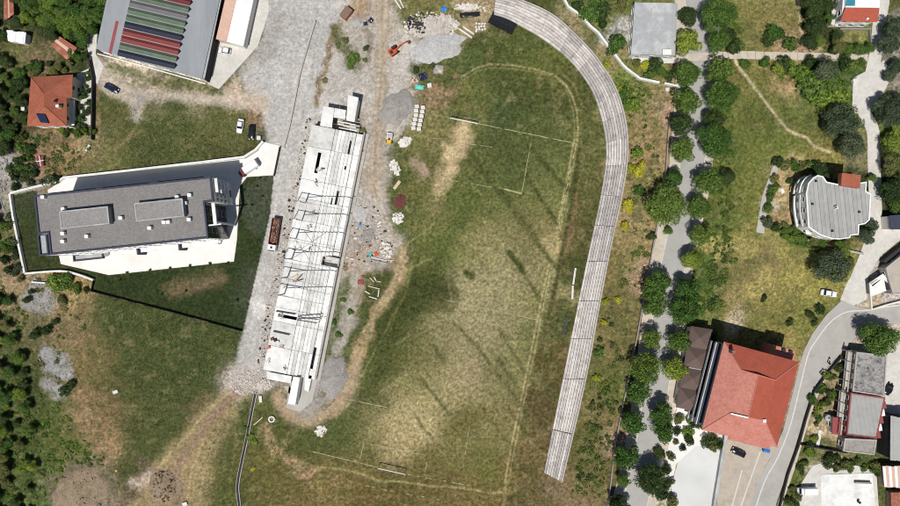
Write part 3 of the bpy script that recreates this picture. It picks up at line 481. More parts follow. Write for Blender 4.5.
for k, name in enumerate(('ground', 'gravel_road', 'dirt_lane', 'building_site_yard', 'dirt_track', 'dirt_loop_track', 'football_pitch', 'lawn', 'footpath')): sheet(name, CF == k)
# the land beyond the grid, to the horizon
FAR = 3000; ax, bx, ay, by = PX[0, 0], PX[0, -1], PY[-1, 0], PY[0, 0]
tb = MB(); V4 = lambda a, b_, c, d: tb.add([(a, b_, -.03), (c, b_, -.03), (c, d, -.03), (a, d, -.03)], [(0, 1, 2, 3)])
V4(-FAR, -FAR, FAR, ay); V4(-FAR, by, FAR, FAR); V4(-FAR, ay, ax, by); V4(bx, ay, FAR, by)
props(tb.build('terrain', mat('far_meadow', (88, 94, 52), .95, .4, .05, (62, 72, 40), .7, .02)), kind='structure')
def gz(x, y):
    j = int(round(x / MPP + 450 - X0)); i = int(round(253 - y / MPP - Y0))
    return float(Z[min(max(i, 0), ny - 1), min(max(j, 0), nx - 1)])
# ------------------------------------------------------------------ roads, pavements, walls
def smooth(ps, k=6):
    out = []; P = [Vector(p) for p in ps]
    for i in range(len(P) - 1):
        a, b, c, d = P[max(i - 1, 0)], P[i], P[i + 1], P[min(i + 2, len(P) - 1)]
        for s in range(k):
            u = s / k; out.append(tuple(.5 * ((2 * b) + (c - a) * u + (2 * a - 5 * b + 4 * c - d) * u * u + (3 * b - a - 3 * c + d) * u ** 3)))
    return out + [tuple(P[-1])]
def side(ps, off):
    out = []
    for i, p in enumerate(ps):
        a, b = Vector(ps[max(i - 1, 0)]), Vector(ps[min(i + 1, len(ps) - 1)]); d = (b - a).normalized()
        out.append((p[0] - d.y * off, p[1] + d.x * off))
    return out
def ribbon(mb, ps, o1, o2, z0, z1):
    a, b = side(ps, o1), side(ps, o2); n = len(ps); vs = []; fs = []
    for p, q in zip(a, b): vs += [(p[0], p[1], z0), (q[0], q[1], z0), (p[0], p[1], z1), (q[0], q[1], z1)]
    for i in range(n - 1):
        k, j = 4 * i, 4 * i + 4
        fs += [(k + 2, k + 3, j + 3, j + 2), (k, k + 2, j + 2, j), (k + 3, k + 1, j + 1, j + 3), (k + 1, k, j, j + 1)]
    fs += [(0, 1, 3, 2), (4 * n - 2, 4 * n - 1, 4 * n - 3, 4 * n - 4)]
    return mb.add(vs, fs)
def struct(mb, name, m, parent=None):
    o = mb.build(name, m, parent)
    if parent is None: o['kind'] = 'structure'
    return o
AVE = [W(p) for p in smooth([(696, -40), (697, 0), (699, 30), (699, 60), (697, 100), (694, 140), (690, 180), (683, 215), (677, 247), (672, 270), (667, 300), (662, 340), (657, 380), (652, 420), (645, 460), (638, 490), (628, 530)], 5)]
struct(ribbon(MB(), AVE, -3.5, 3.5, -.4, .12), 'road', M['asphalt_d'])
for s, w in ((-1, 3.1), (1, 2.4)):
    struct(ribbon(MB(), AVE, s * 3.5, s * 3.72, -.4, .262), 'kerb', M['kerb'])
    pv = struct(ribbon(MB(), AVE, s * 3.72, s * (3.72 + w), -.4, .25), 'pavement', M['slabs'])
mk = MB()
for i in range(4, len(AVE) - 6, 4): ribbon(mk, AVE[i:i + 2], -.06, .06, .122, .126)
EASTR = [(910, 303), (882, 307), (868, 309), (852, 305), (842, 300), (826, 315), (812, 334), (804, 350), (799, 366), (792, 395), (783, 430), (772, 455), (757, 482), (740, 530), (770, 530), (777, 500), (788, 470), (797, 440), (806, 410), (815, 388), (824, 371), (838, 356), (850, 343), (866, 330), (884, 324), (910, 322)]
struct(MB().prism(WP(EASTR), -.4, .12), 'road', M['asphalt'])
K1 = [W(p) for p in smooth([(916, 303), (884, 307), (868, 310), (846, 312), (830, 322), (816, 340), (808, 354), (800, 385), (790, 425), (778, 456), (764, 482), (748, 530)], 5)]
struct(ribbon(MB(), K1, -.22, .22, .05, .2), 'kerb', M['kerb'])
K2 = [W(p) for p in smooth([(838, 357), (824, 372), (816, 388), (807, 410), (798, 440), (789, 470), (778, 502), (772, 530)], 5)]
struct(ribbon(MB(), K2, 0, .3, -.4, .24), 'kerb', M['kerb'])
struct(ribbon(MB(), K2, .3, 1.4, -.4, .22), 'pavement', M['slabs'])
LANE2 = [W(p) for p in smooth([(884, -40), (883, 0), (879, 22), (877, 44), (874, 62), (868, 85), (862, 104), (866, 116), (873, 132), (874, 165), (875, 195), (875, 222), (868, 250), (856, 280), (850, 300), (846, 308)], 5)]
mb = MB(); struct(ribbon(mb, LANE2, -1.9, 1.9, -.4, .10), 'lane', M['pale_conc'])
struct(MB().prism(WP([(853, 78), (868, 70), (884, 60), (892, 74), (886, 88), (866, 116), (852, 112)]), -.4, .09), 'lane', M['pale_conc'])
struct(MB().prism(WP([(840, 300), (846, 284), (860, 262), (868, 234), (880, 224), (910, 214), (910, 232), (880, 256), (868, 276), (866, 300), (852, 306)]), -.4, .105), 'lane', M['pale_conc'])
EPATH = [W(p) for p in smooth([(712, 56), (740, 55), (790, 56), (830, 57), (868, 58)], 6)]
pp = bpy.data.objects.new('path', None); COL.objects.link(pp); pp.location = (W((790, 56))[0], W((790, 56))[1], 0); pp['kind'] = 'structure'
for i in range(0, len(EPATH) - 1):
    a, b = Vector(EPATH[i]), Vector(EPATH[i + 1]); c = b - (b - a).normalized() * .08
    ribbon(MB(), [tuple(a), tuple(c)], -1.15 + R.uniform(-.06, .06), 1.15 + R.uniform(-.06, .06), -.4, .12 + R.uniform(0, .02)).build('slab', M['slabs'], pp)
struct(MB().prism(WP([(676, 55), (712, 52), (712, 60), (676, 62)]), -.4, .13), 'path', M['slabs'])
PLAZA = [(66, 178.5), (130, 171.5), (246, 158.5), (258, 151), (264, 142), (281, 146), (274, 175), (247, 177), (240, 186), (237, 240), (234, 261.5), (109, 275), (61, 264), (58, 250), (48, 190)]
struct(MB().prism(WP(PLAZA), -.4, .14), 'pavement', M['paving'])
struct(MB().prism(WP([(217, 40), (244, 45), (256, -30), (268, -30), (269, 12), (258, 46), (219, 89), (208, 84), (212, 60)]), -.4, .12), 'yard', M['pale_conc'])
struct(MB().prism(WP([(84, 30), (98, 28), (96, 54), (104, 66), (98, 84), (88, 78), (90, 60)]), -.4, .115), 'yard', M['pale_conc'])
struct(MB().prism(WP([(696, 446), (710, 447), (723, 452), (712, 530), (676, 530), (671, 484), (678, 462)]), -.4, .13), 'plaza', M['plaza'])
struct(MB().prism(WP([(678, 405), (702, 402), (710, 447), (696, 446), (676, 464), (668, 500), (662, 500), (668, 440)]), -.4, .12), 'courtyard', M['paving'])
struct(MB().prism(WP([(724, 430), (782, 442), (770, 458), (756, 484), (742, 530), (714, 530)]), -.4, .135), 'car_park', M['brownconc'])
for p, q in (((742, 470), (728, 520)), ((760, 452), (738, 514))):
    ribbon(MB(), [W(p), W(q)], -.2, .2, .1, .14).build('kerb_strip', M['kerb'])['kind'] = 'structure'
struct(MB().prism(WP([(775, 160), (781, 162), (768, 200), (764, 234), (756, 232), (762, 196)]), -.4, .12), 'path', M['conc'])
struct(MB().prism(WP([(812, 466), (830, 460), (876, 470), (880, 530), (800, 530), (796, 500), (802, 482)]), -.4, .115), 'yard', M['pale_conc'])
struct(MB().prism(WP([(886, 355), (915, 330), (915, 420), (884, 412)]), -.4, .115), 'yard', M['pale_conc'])
struct(MB().prism(WP([(77, 74), (90, 68), (94, 84), (93, 126), (80, 122)]), -.4, .115), 'terrace', M['pale_conc'])
def wall(ps, w, h, m, label, cat='wall', name='boundary_wall', coping=None, sm=False, z=-.3, group=None):
    q = [W(p) for p in (smooth(ps, 4) if sm else ps)]
    r = root(name, q[len(q) // 2], label, cat, group)
    ribbon(MB(), q, -w / 2, w / 2, z, h).build('wall', m, r)
    if coping: ribbon(MB(), q, -w / 2 - .06, w / 2 + .06, h, h + .09).build('coping', coping, r)
    return r
WW, WC = M['wall_white'], M['white_conc']
wall([(12, 194), (15, 215), (21, 245), (27, 273)], .45, 1.2, WW, 'white wall along the western edge of the office lawn', coping=WC)
wall([(27, 273.5), (62, 271), (80, 274.5), (95, 280)], .45, 1.2, WW, 'curving white wall at the south west corner of the office lawn', coping=WC, sm=True)
wall([(33, 282), (48, 283)], .4, .8, WW, 'short white wall stub below the office lawn corner')
wall([(12.6, 193.5), (36, 187.5), (60, 182), (66, 178), (130, 171), (200, 163), (245, 157.5), (257, 150), (264, 142)], .5, 1.3, WW, 'long white wall along the northern edge of the office plaza', coping=WC)
wall([(280.5, 147), (274.5, 176)], .3, 1.0, M['wall_dark'], 'low dark fence wall beside the plaza entrance and gravel road')
wall([(560, -6), (567.5, 8), (581, 17.5), (589, 27), (597, 33.6), (608, 48.4), (622, 66), (627, 70.8), (639, 79.5), (658, 83.5)], .5, 1.4, WW, 'bending white wall behind the curved concrete terrace', coping=WC)
wall([(663, 84), (677, 87)], .5, 1.4, WW, 'short white wall end beside the avenue')
wall([(669, 118), (667, 140), (664, 181), (654, 237), (651, 254), (637.6, 329), (627.6, 379), (615, 442), (608, 500), (603, 530)], .3, 1.1, M['wall_grey'], 'grey roadside wall between the avenue and the stadium verge', sm=True)
wall([(315.5, 21), (308, 46), (300, 74), (290, 125), (284, 148)], .55, .75, M['conc'], 'low straight concrete barrier along the middle of the gravel road')
wall([(91, 60), (95, 80), (94.5, 104), (94, 140)], .35, 1.7, M['wall_dark'], 'dark boundary wall beside the terracotta house and the dirt lane')
wall([(724, 432), (713, 500), (709, 530)], .7, 1.6, M['flatroof'], 'blue grey parapet wall between the pale plaza and the car park', coping=M['flatroof'])
wall([(812, 393), (804, 418), (797, 444), (786, 474), (778, 506)], .4, 1.4, M['wall_dark'], 'dark retaining wall following the curved road', z=-.4)
wall([(840, 356), (826, 372), (812, 392)], .4, 1.3, M['wall_dark'], 'dark retaining wall beside the two scooters')
wall([(800, 444), (845, 452)], .3, 1.5, M['wall_dark'], 'dark garden wall south of the small red annexe')
wall([(880, 262), (900, 246), (915, 236)], 1.2, 2.2, M['wall_dark'], 'thick dark retaining wall beside the eastern lane junction')
wall([(868, 284), (870, 309), (884, 305), (915, 297)], .4, 1.0, WW, 'white kerb wall around the collapsed white shack')
wall([(806, 240), (830, 246), (848, 251), (862, 254)], .4, .9, M['conc'], 'grey garden wall south of the round fronted building', coping=M['conc'])
wall([(838, 30), (868, 30), (869, 44)], .3, 1.2, M['wall_grey'], 'grey garden wall around the red roofed villa lawn')
wall([(98, 54), (150, 68), (206, 84)], .3, .5, WW, 'low white plinth wall along the warehouse front')
# post fence south of the office lawn
fr = root('garden_fence', W((170, 312)), 'dark post and panel fence along the southern edge of the office lawn', 'fence')
fp = [W(p) for p in ((95, 281), (92.5, 291), (130, 301), (170, 311), (210, 322), (243, 331))]
for a, b in zip(fp[:-1], fp[1:]):
    a, b = Vector(a), Vector(b); n_ = max(1, int((b - a).length / 2.4))
    for i in range(n_):
        p, q = a.lerp(b, i / n_), a.lerp(b, (i + 1) / n_); d = (q - p).normalized() * .1
        MB().box((p.x, p.y, -.3), (.16, .16, 1.75), math.atan2(d.y, d.x)).build('post', M['wall_dark'], fr)
        ribbon(MB(), [tuple(p + d), tuple(q - d)], -.03, .03, .05, 1.25 + R.uniform(-.04, .04)).build('panel', M['wall_brick'] if R.random() < .25 else M['wall_dark'], fr)
# drain channel at the bottom
ch = root('drain_channel', W((244, 450)), 'dark concrete drain channel running south from the rubble heap', 'drain')
cp = [W(p) for p in smooth([(256, 392), (252, 412), (247, 438), (242, 462), (238, 484), (239, 500), (243, 530)], 4)]
for s in (-1, 1): ribbon(MB(), cp, s * .32, s * .52, -.3, .42).build('side_wall', M['conc'] if s > 0 else M['gravel_d'], ch)
ribbon(MB(), cp, -.31, .31, -.3, .13).build('channel_bed', M['wall_dark'], ch)
# pitch markings
pitch = bpy.data.objects['football_pitch']
def mark(a, b, w=.16, gap=.2, name='pitch_line'):
    A, B = Vector(W(a)), Vector(W(b)); n_ = max(2, int((B - A).length / .9)); d = (B - A).normalized(); nn = Vector((-d.y, d.x)); mb = MB()
    for i in range(n_):
        if R.random() < gap: continue
        p, q = A.lerp(B, i / n_), A.lerp(B, (i + 1.02) / n_); k = w / 2 * R.uniform(.6, 1.25); off = nn * R.uniform(-.05, .05)
        mb.add([(*(v + off + nn * s), gz(v.x, v.y) + .035) for v, s in ((p, -k), (q, -k), (q, k), (p, k))], [(0, 1, 2, 3)])
    if mb.f: mb.build(name, M['line'], pitch)
mark((478, 123.5), (576, 143.5), .22, .05); mark((432, 114), (450, 118), .2, .3); mark((531, 143), (521.6, 193.6), .18, .1); mark((504, 189), (521.6, 193.6), .45, 0); mark((455, 181), (504, 189), .16, .4)
mark((432, 138), (470, 144), .16, .4); mark((470, 144), (492, 147), .16, .3); mark((445, 300), (540, 320.5), .2, .1); mark((345, 399), (444, 419), .2, .15); mark((310, 451), (378, 467.5), .22, .1); mark((405, 474), (470, 486), .2, .5)
mark((360, 459), (364, 443), .18, .2); mark((364, 443), (428, 456), .2, .15); mark((428, 456), (425, 472), .18, .2); mark((333, 479), (390, 491), .2, .45); mark((470, 423), (463, 467), .16, .55); mark((390, 491), (440, 500), .2, .7)
mark((576, 143.5), (556, 240), .3, .25); mark((550, 272), (538, 330), .25, .3); mark((420, 408), (430, 416), .2, .1)
def goal(a, b, dep, label):
    A, B = Vector(W(a, 2.4)), Vector(W(b, 2.4)); c = (A + B) / 2; g = root('football_goal', tuple(c), label, 'goal', 'goals at the two ends of the pitch')
    d = (B - A).normalized(); back = Vector((-d.y, d.x)) * dep
    for p in (A, B):
        MB().tube([(p.x, p.y, -.1), (p.x, p.y, 2.44)], .09).build('post', M['frame'], g)
        q = p + back; MB().tube([(p.x, p.y, 2.4), (q.x, q.y, 1.2), (q.x, q.y, -.1)], .035).build('stay', M['steel'], g)
    MB().tube([(*A, 2.44), (*B, 2.44)], .14).build('crossbar', M['frame'], g)
    MB().tube([(*(A + back), 1.2), (*(B + back), 1.2)], .03).build('back_bar', M['dark_steel'], g)
goal((450.6, 118), (477.5, 123.4), 1.5, 'white goal frame before the bare sandy patch at the pitch end')
goal((378.4, 468.4), (405, 474.4), -1.5, 'white goal frame on the worn goal line with a marked box')

# ------------------------------------------------------------------ buildings
WIN = {}
def window(parent, x, y, z, ang, w, h, frame='frame'):
    key = (round(w, 1), round(h, 1))
    if key not in WIN:
        f = MB(); o = (-w / 2, -.05, 0)
        for s in (-1, 1): f.box((s * (w / 2 - .05), 0, -h / 2), (.1, .12, h))
        for s in (-1, 1): f.box((0, 0, s * (h / 2 - .05) - .05), (w - .2, .12, .1))
        f.box((0, 0, -h / 2 - .1), (w + .2, .3, .06))
        g = MB().box((0, 0, -h / 2 + .1), (w - .2, .06, h - .2))
        a = f.build('window', M[frame]); b = g.build('pane', M['glass']); WIN[key] = (a.data, b.data)
        bpy.data.objects.remove(a); bpy.data.objects.remove(b)
    off = origin_of(parent)
    o = link_mesh('window', WIN[key][0], None, parent, (x - off.x, y - off.y, z - off.z)); o.rotation_euler = (0, 0, ang)
    link_mesh('pane', WIN[key][1], None, o)
def facade(parent, ps, z0, z1, storeys, gap=3.6, w=1.4, h=1.5, skip=()):
    ps = ccw(ps)
    for i in range(len(ps)):
        if i in skip: continue
        a, b = Vector(ps[i]), Vector(ps[(i + 1) % len(ps)]); ln = (b - a).length; k = int(ln / gap)
        if k < 1: continue
        d = (b - a).normalized(); nn = Vector((d.y, -d.x)); sh = (z1 - z0) / storeys
        for s in range(storeys):
            for j in range(k):
                p = a.lerp(b, (j + .5) / k) + nn * .03
                window(parent, p.x, p.y, z0 + sh * (s + .55), math.atan2(d.y, d.x), w, min(h, sh * .6))
def flat_building(name, label, px, h, wallm, roofm, storeys=1, parapet=.3, pm=None, cat='building', group=None, gap=3.8, door=True, win=True):
    ps = ccw(WP(px, h)); r = root(name, centre(ps), label, cat, group)
    ins = inset(ps, .05)
    MB().prism(ins, -.4, h - .55 if parapet else h - .27).build('wall', wallm, r)
    if parapet:
        MB().ring(ps, inset(ps, .35), h - .6, h).build('parapet', pm or wallm, r)
        MB().prism(inset(ps, .33), h - .5, h - parapet).build('roof', roofm, r)
    else: MB().prism(inset(ps, -.15), h - .25, h).build('roof', roofm, r)
    if win: facade(r, ins, .2, h - .4, storeys, gap)
    if door:
        a, b = Vector(ins[0]), Vector(ins[1]); d = (b - a).normalized(); p = a.lerp(b, .5) + Vector((d.y, -d.x)) * .05; an = math.atan2(d.y, d.x)
        dd = MB().box((p.x, p.y, 0), (1.0, .1, 2.1), an).build('door', M['wall_brick'], r)
        q = p + Vector((d.y, -d.x)) * .08 + d * .35; MB().box((q.x, q.y, 1.0), (.12, .06, .05), an).build('handle', M['steel'], dd)
    return r, ps
def bits(parent, name, px, h, size, m, hh=1.0, ang=0.0):
    for p in px:
        x, y = W(p, h + hh); MB().box((x, y, h - .02), (size, size * .9, hh), ang).build(name, m, parent)

# --- office block with its gravel roof
OH = 17.0; uu, vv = (.9944, -.1057), (.1057, .9944)
def OF(u, v): return (34 + u * uu[0] + v * vv[0], 195.4 + u * uu[1] + v * vv[1])
ORP = [OF(0, 0), OF(178, 0), OF(178, 25), OF(169, 25), OF(169, 61), OF(10, 61), OF(10, 39), OF(0, 39)]
ops = ccw(WP(ORP, OH)); off_b = root('office_building', centre(ops), 'long office building with grey gravel roof and white roof vents', 'building')
OA = math.atan2(-uu[1], uu[0])
MB().prism(inset(ops, .06), -.4, OH - .5).build('wall', M['wall_white'], off_b)
MB().ring(ops, inset(ops, .45), OH - .6, OH + .15).build('parapet', M['navy'], off_b)
MB().prism(inset(ops, .43), OH - .7, OH - .25).build('roof', M['gravelroof'], off_b)
for u0, v0, u1, v1 in ((24, 19, 72, 36), (99.5, 19, 147, 36.5)):
    q = ccw(WP([OF(u0, v0), OF(u1, v0), OF(u1, v1), OF(u0, v1)], OH + 1.9)); ph = MB().prism(q, OH - .3, OH + 1.9).build('penthouse', M['wall_grey'], off_b)
    MB().prism(inset(q, .22), OH + 1.85, OH + 2.0).build('penthouse_roof', M['gravelroof2'], ph); MB().ring(inset(q, -.12), inset(q, .2), OH + 1.9, OH + 2.12).build('coping', M['flatroof'], ph)
bits(off_b, 'roof_vent', [(42, 197), (62.5, 209), (81, 210), (98, 208), (120, 218), (62, 233.5), (86, 236.5), (62, 241.5), (145, 203), (161, 201), (176.5, 197), (189, 195), (184.5, 203), (163.3, 222.3), (167.6, 222), (188.5, 219.5), (149, 228)], OH - .25, 1.0, M['whiteroof'], 1.2, OA)
q = ccw(WP([OF(0, 39.4), OF(9.6, 39.4), OF(9.6, 61), OF(0, 61)], 13.5)); MB().prism(inset(q, .06), -.4, 13.2).build('side_wing', M['wall_white'], off_b); MB().ring(q, inset(q, .4), 13.2, 14.1).build('parapet', M['navy'], off_b); MB().prism(inset(q, .38), 13.1, 13.4).build('roof_terrace', M['flatroof'], off_b)
# east front: white wing with louvre bands, dark glass court
e0, e1 = Vector(W(OF(178, 0), OH)), Vector(W(OF(178, 25), OH)); ed = (e1 - e0); en = Vector((-ed.y, ed.x)).normalized()
if en.x < 0: en = -en
for k in range(4):
    z = OH - 1.6 - k * 2.7
    a, b = e0 + ed * .05 + en * .55, e0 + ed * .62 + en * .55
    MB().beam((*a, z), (*b, z), 1.1, .35).build('balcony_band', M['white_conc'], off_b)
for k in range(5):
    for zz in (4.0, 7.2, 10.4, 13.6):
        p = e0 + ed * (.68 + .066 * k) + en * .04
        if k in (0, 3): window(off_b, p.x, p.y, zz, math.atan2(ed.y, ed.x), .9, 1.2)
g0, g1 = Vector(W(OF(169, 25), OH)), Vector(W(OF(169, 61), OH)); gd = g1 - g0
for i in range(6):
    for k in range(5):
        a, b = g0 + gd * (i / 6 + .008) + en * .08, g0 + gd * ((i + 1) / 6 - .008) + en * .08; z = .4 + k * 3.25
        MB().beam((*a, z + 1.55), (*b, z + 1.55), .08, 3.1).build('pane', M['glass'], off_b)
for u, v0_, v1_ in ((177, 26.5, 48),):
    a, b = W(OF(u, v0_), OH), W(OF(u, v1_), OH); MB().beam((*a, OH - .3), (*b, OH - .3), .9, .5).build('beam', M['whiteroof'], off_b)
    a, b = W(OF(u - 8, v1_), OH), W(OF(u + 5, v1_), OH); MB().beam((*a, OH - .9), (*b, OH - .9), .35, .3).build('beam', M['whiteroof'], off_b)
    a = W(OF(u + 1, v1_ - 2), OH); MB().beam((*a, 0), (*a, OH - .6), .5, .5).build('column', M['whiteroof'], off_b)
# north front slabs and south terrace
facade(off_b, ops, .5, OH - 1, 5, 4.2, 2.2, 1.6, skip=())
for k in range(3):
    a, b = Vector(W(OF(4 + k * 56, 0), OH)), Vector(W(OF(52 + k * 56, 0), OH)); MB().beam((a.x, a.y + .5, 12), (b.x, b.y + .5, 12), 1.0, .25).build('canopy', M['navy'], off_b)
cz = 4.2; q = WP([OF(74, 62.5), OF(168, 62.5), OF(178, 62.8), OF(178, 68), OF(74, 68)], cz); MB().prism(q, cz - .25, cz).build('terrace_slab', M['white_conc'], off_b)
for u in (76, 100, 124, 148, 176):
    for v in (67,):
        a = W(OF(u, v), cz); MB().beam((*a, .1), (*a, cz - .25), .35).build('column', M['white_conc'], off_b)
for u in (96, 138):
    q = WP([OF(u, 63), OF(u + 1.6, 63), OF(u + 1.6, 70), OF(u, 70)], 5.4); MB().prism(q, .1, 5.4).build('side_fin', M['navy'], off_b)
q = WP([OF(32, 63), OF(62, 63), OF(62, 70), OF(32, 70)], 1.1); MB().ring(q, inset(q, .35), 0, 1.1).build('light_well', M['navy'], off_b); MB().prism(inset(q, .34), 0, .5).build('well_cover', M['flatroof'], off_b)
x, y = W((107, 253)); MB().tube([(x, y, 0), (x, y, .7)], 1.0, 14).build('planter', M['wall_grey'], off_b)

# --- warehouse with coloured ridges
WH = 5.4
wps = [(109, -12), (96, 48.5), (202, 78), (222, -12), (222.1, -30), (113, -30)]
wq = ccw(WP(wps, WH)); wr = root('warehouse', centre(wq), 'big warehouse with ribbed green, grey and red roof strips', 'building')
MB().prism(inset(wq, .1), -.4, WH - .3).build('wall', M['wall_white'], wr)
MB().prism(wq, WH - .3, WH).build('roof', M['wareroof'], wr)
a, b = W((201.5, 77.5), WH), W((222, -20), WH); ribbon(MB(), [a, b], -.5, .06, -.3, WH - .75).build('east_wall_shade', M['wall_dark'], wr); ribbon(MB(), [a, b], -.75, .1, WH - .7, WH - .4).build('gutter', M['flatroof'], wr)  # dark ribbon over the east wall paints in its shade
ribbon(MB(), [W((117.3, 21), WH), W((110, 53), WH)], -.45, .45, WH, WH + .06).build('roof_strip', M['red_sheet'], wr)
cols = ['navy', 'green_sheet', 'red_sheet', 'red_sheet', 'navy', 'green_sheet', 'green_sheet', 'grey_sheet', 'green_sheet', 'maroon_sheet', 'green_sheet', 'grey_sheet']
for i, c in enumerate(cols):
    yl = 55.5 - i * 7.05; yr = yl + 13.6
    def edge(y, sidex):   # west end line, east end line
        return (130 - y * .235, y) if sidex == 0 else (191 - (y) * .245, y)
    A, B = edge(yl, 0), edge(yr, 1); A2, B2 = edge(yl - 6.6, 0), edge(yr - 6.6, 1)
    zt = WH + 1.5
    pa, pb, pc, pd = W(A, WH), W(B, WH), W(B2, WH), W(A2, WH); m1 = W(((A[0] + A2[0]) / 2, (A[1] + A2[1]) / 2 ), zt); m2 = W(((B[0] + B2[0]) / 2, (B[1] + B2[1]) / 2), zt)
    mb = MB(); mb.add([(*pa, WH - .05), (*pb, WH - .05), (*pc, WH - .05), (*pd, WH - .05), (*m1, zt), (*m2, zt)], [(0, 1, 5, 4), (2, 3, 4, 5), (0, 4, 3), (1, 2, 5)])
    rd = mb.build('roof_ridge', M[c], wr)
    MB().beam((*m1, zt + .02), (*m2, zt + .02), .22, .08).build('ridge_cap', M[c], rd)
for k in range(7):
    p = Vector(W((96, 48.5), WH)).lerp(Vector(W((202, 78), WH)), (k + .5) / 7); d = (Vector(W((202, 78), WH)) - Vector(W((96, 48.5), WH))).normalized(); window(wr, p.x + .1 * d.y, p.y - .1 * abs(d.x), 3.4, math.atan2(d.y, d.x), 2.6, 1.0)
# lean-to sheds beside it
flat_building('lean_to_shed', 'long narrow shed with pink felt roof beside the warehouse', [(230, -20), (216.5, 38.5), (226, 40.5), (240, -20)], 4.2, M['wall_cream'], M['pinkfelt'], 1, 0, cat='shed', win=False, door=False)
flat_building('flat_shed', 'shed with bright white flat roof next to the pink one', [(240.4, -20), (226.4, 41), (243, 45.5), (256, -14)], 4.0, M['wall_white'], M['whiteroof'], 1, 0, cat='shed', win=False, door=False)

def pitched(r, eaves, faces, m, z_e, thick=.16):
    """eaves/ridge points: dict name -> (px, z); faces name tuples; builds each roof slope as its own part"""
    P = {k: (*W(p, z), z) for k, (p, z) in eaves.items()}
    for f in faces:
        mm = f[-1] if isinstance(f[-1], str) and f[-1] in M else m; f = [k for k in f if k in P]
        MB().add([P[k] for k in f] + [(P[k][0], P[k][1], P[k][2] - thick) for k in f], [tuple(range(len(f))), tuple(range(2 * len(f) - 1, len(f) - 1, -1))] + [(i, len(f) + i, len(f) + (i + 1) % len(f), (i + 1) % len(f)) for i in range(len(f))]).build('roof_slope', M[mm], r)
    return P
# --- terracotta house
hp = [(31, 77), (72.8, 74.5), (72, 98), (66.7, 98.3), (67, 126), (27, 126)]
hr = root('terracotta_house', W((50, 102), 6), 'house with orange hipped tile roof and a roof solar panel', 'house')
iq = inset(WP(hp, 5.8), .5); MB().prism(iq, -.4, 5.75).build('wall', M['wall_cream'], hr); facade(hr, iq, .2, 5.8, 2, 3.4)
pitched(hr, {'A': (hp[0], 5.8), 'B': (hp[1], 5.8), 'C': (hp[2], 5.8), 'D': (hp[3], 5.8), 'E': (hp[4], 5.8), 'F': (hp[5], 5.8), 'N': ((44, 93.3), 9.2), 'S': ((44, 105.5), 9.2), 'G': ((67, 98.2), 6.2)},
        [('A', 'N', 'B'), ('B', 'N', 'S', 'D', 'C'), ('D', 'S', 'E'), ('E', 'S', 'F'), ('F', 'S', 'N', 'A')], 'orangeroof', 5.8)
for p, q in ((('N'), (hp[0])), (('N'), (hp[1])), (('S'), (hp[4])), (('S'), (hp[5]))):
    s = (*W((44, 93.3) if p == 'N' else (44, 105.5), 9.2), 9.22); MB().tube([s, (*W(q, 5.8), 5.84)], .12, 6).build('ridge_tile', M['orangeroof'], hr)
x, y = W((43.3, 118.2), 7.4); MB().add([(x - 1.1, y - 1.1, 7.0), (x + 1.2, y - 1.3, 7.0), (x + .9, y + 1.0, 8.35), (x - 1.5, y + 1.2, 8.35), (x - 1.1, y - 1.1, 6.5), (x + 1.2, y - 1.3, 6.5), (x + .9, y + 1.0, 7.4), (x - 1.5, y + 1.2, 7.4)], [(0, 1, 2, 3), (7, 6, 5, 4), (0, 4, 5, 1), (1, 5, 6, 2), (2, 6, 7, 3), (3, 7, 4, 0)]).build('solar_panel', M['solar'], hr)
x, y = W((57.6, 106), 8); MB().box((x, y, 6.6), (.9, .8, 1.7)).build('chimney', M['white_conc'], hr); x, y = W((53, 100.5), 8.8); MB().box((x, y, 7.2), (.5, .5, 1.8)).build('chimney', M['wall_brick'], hr)
x, y = W((69.8, 112), 4); MB().box((x, y, 2.6), (1.2, 7.4, .2)).build('balcony', M['white_conc'], hr); x, y = W((74.5, 86), 3); MB().box((x, y, 2.8), (.9, 5.4, .2)).build('balcony', M['white_conc'], hr)
x, y = W((70, 117), 4); MB().box((x, y, 0), (1.0, 1.0, 2.6)).build('column', M['wall_cream'], hr)
# --- small sheds of the western corner
def shed(name, label, px, h, rise, m, wm, ridge=(0, 1), n=9):
    ps = WP(px, h); r = root(name, centre(ps), label, 'shed'); MB().prism(inset(ps, .2), -.3, h - .05).build('wall', wm, r)
    a, b, c, d = [Vector(p) for p in ps]            # a-b one eave, d-c the other; sheets run from eave to eave
    for i in range(n):
        t0, t1 = i / n, (i + .97) / n; z = R.uniform(0, .05)
        p0, p1, q1, q0 = a.lerp(b, t0), a.lerp(b, t1), d.lerp(c, t1), d.lerp(c, t0)
        e = (q0 - p0).normalized() * R.uniform(-.15, .25)
        vs = [(*(p0 - e), h + z), (*(p1 - e), h + z + .03), (*(q1 + e), h + rise + z + .03), (*(q0 + e), h + rise + z)]
        MB().add(vs + [(v[0], v[1], v[2] - .06) for v in vs], [(0, 1, 2, 3), (7, 6, 5, 4), (0, 4, 5, 1), (1, 5, 6, 2), (2, 6, 7, 3), (3, 7, 4, 0)]).build('roof_sheet', m if R.random() > .15 or m is not M['rust'] else M['pinkfelt'], r)
    return r
shed('rusty_shed', 'small shed with rusty corrugated roof sheets below the trees', [(67, 60), (77, 47.5), (61, 37), (52, 46)], 2.6, .5, M['rust'], M['wall_brick'])
shed('white_hut', 'small hut with white corrugated roof in the western gardens', [(8, 41), (25, 43.5), (27, 33), (7.5, 30.5)], 2.5, .4, M['whiteroof'], M['wall_white'])
shed('ruined_shed', 'broken red roofed shed in the far corner gardens', [(4, 20), (14, 14), (14, -6), (5, -6)], 2.6, .4, M['rust'], M['wall_brick'])

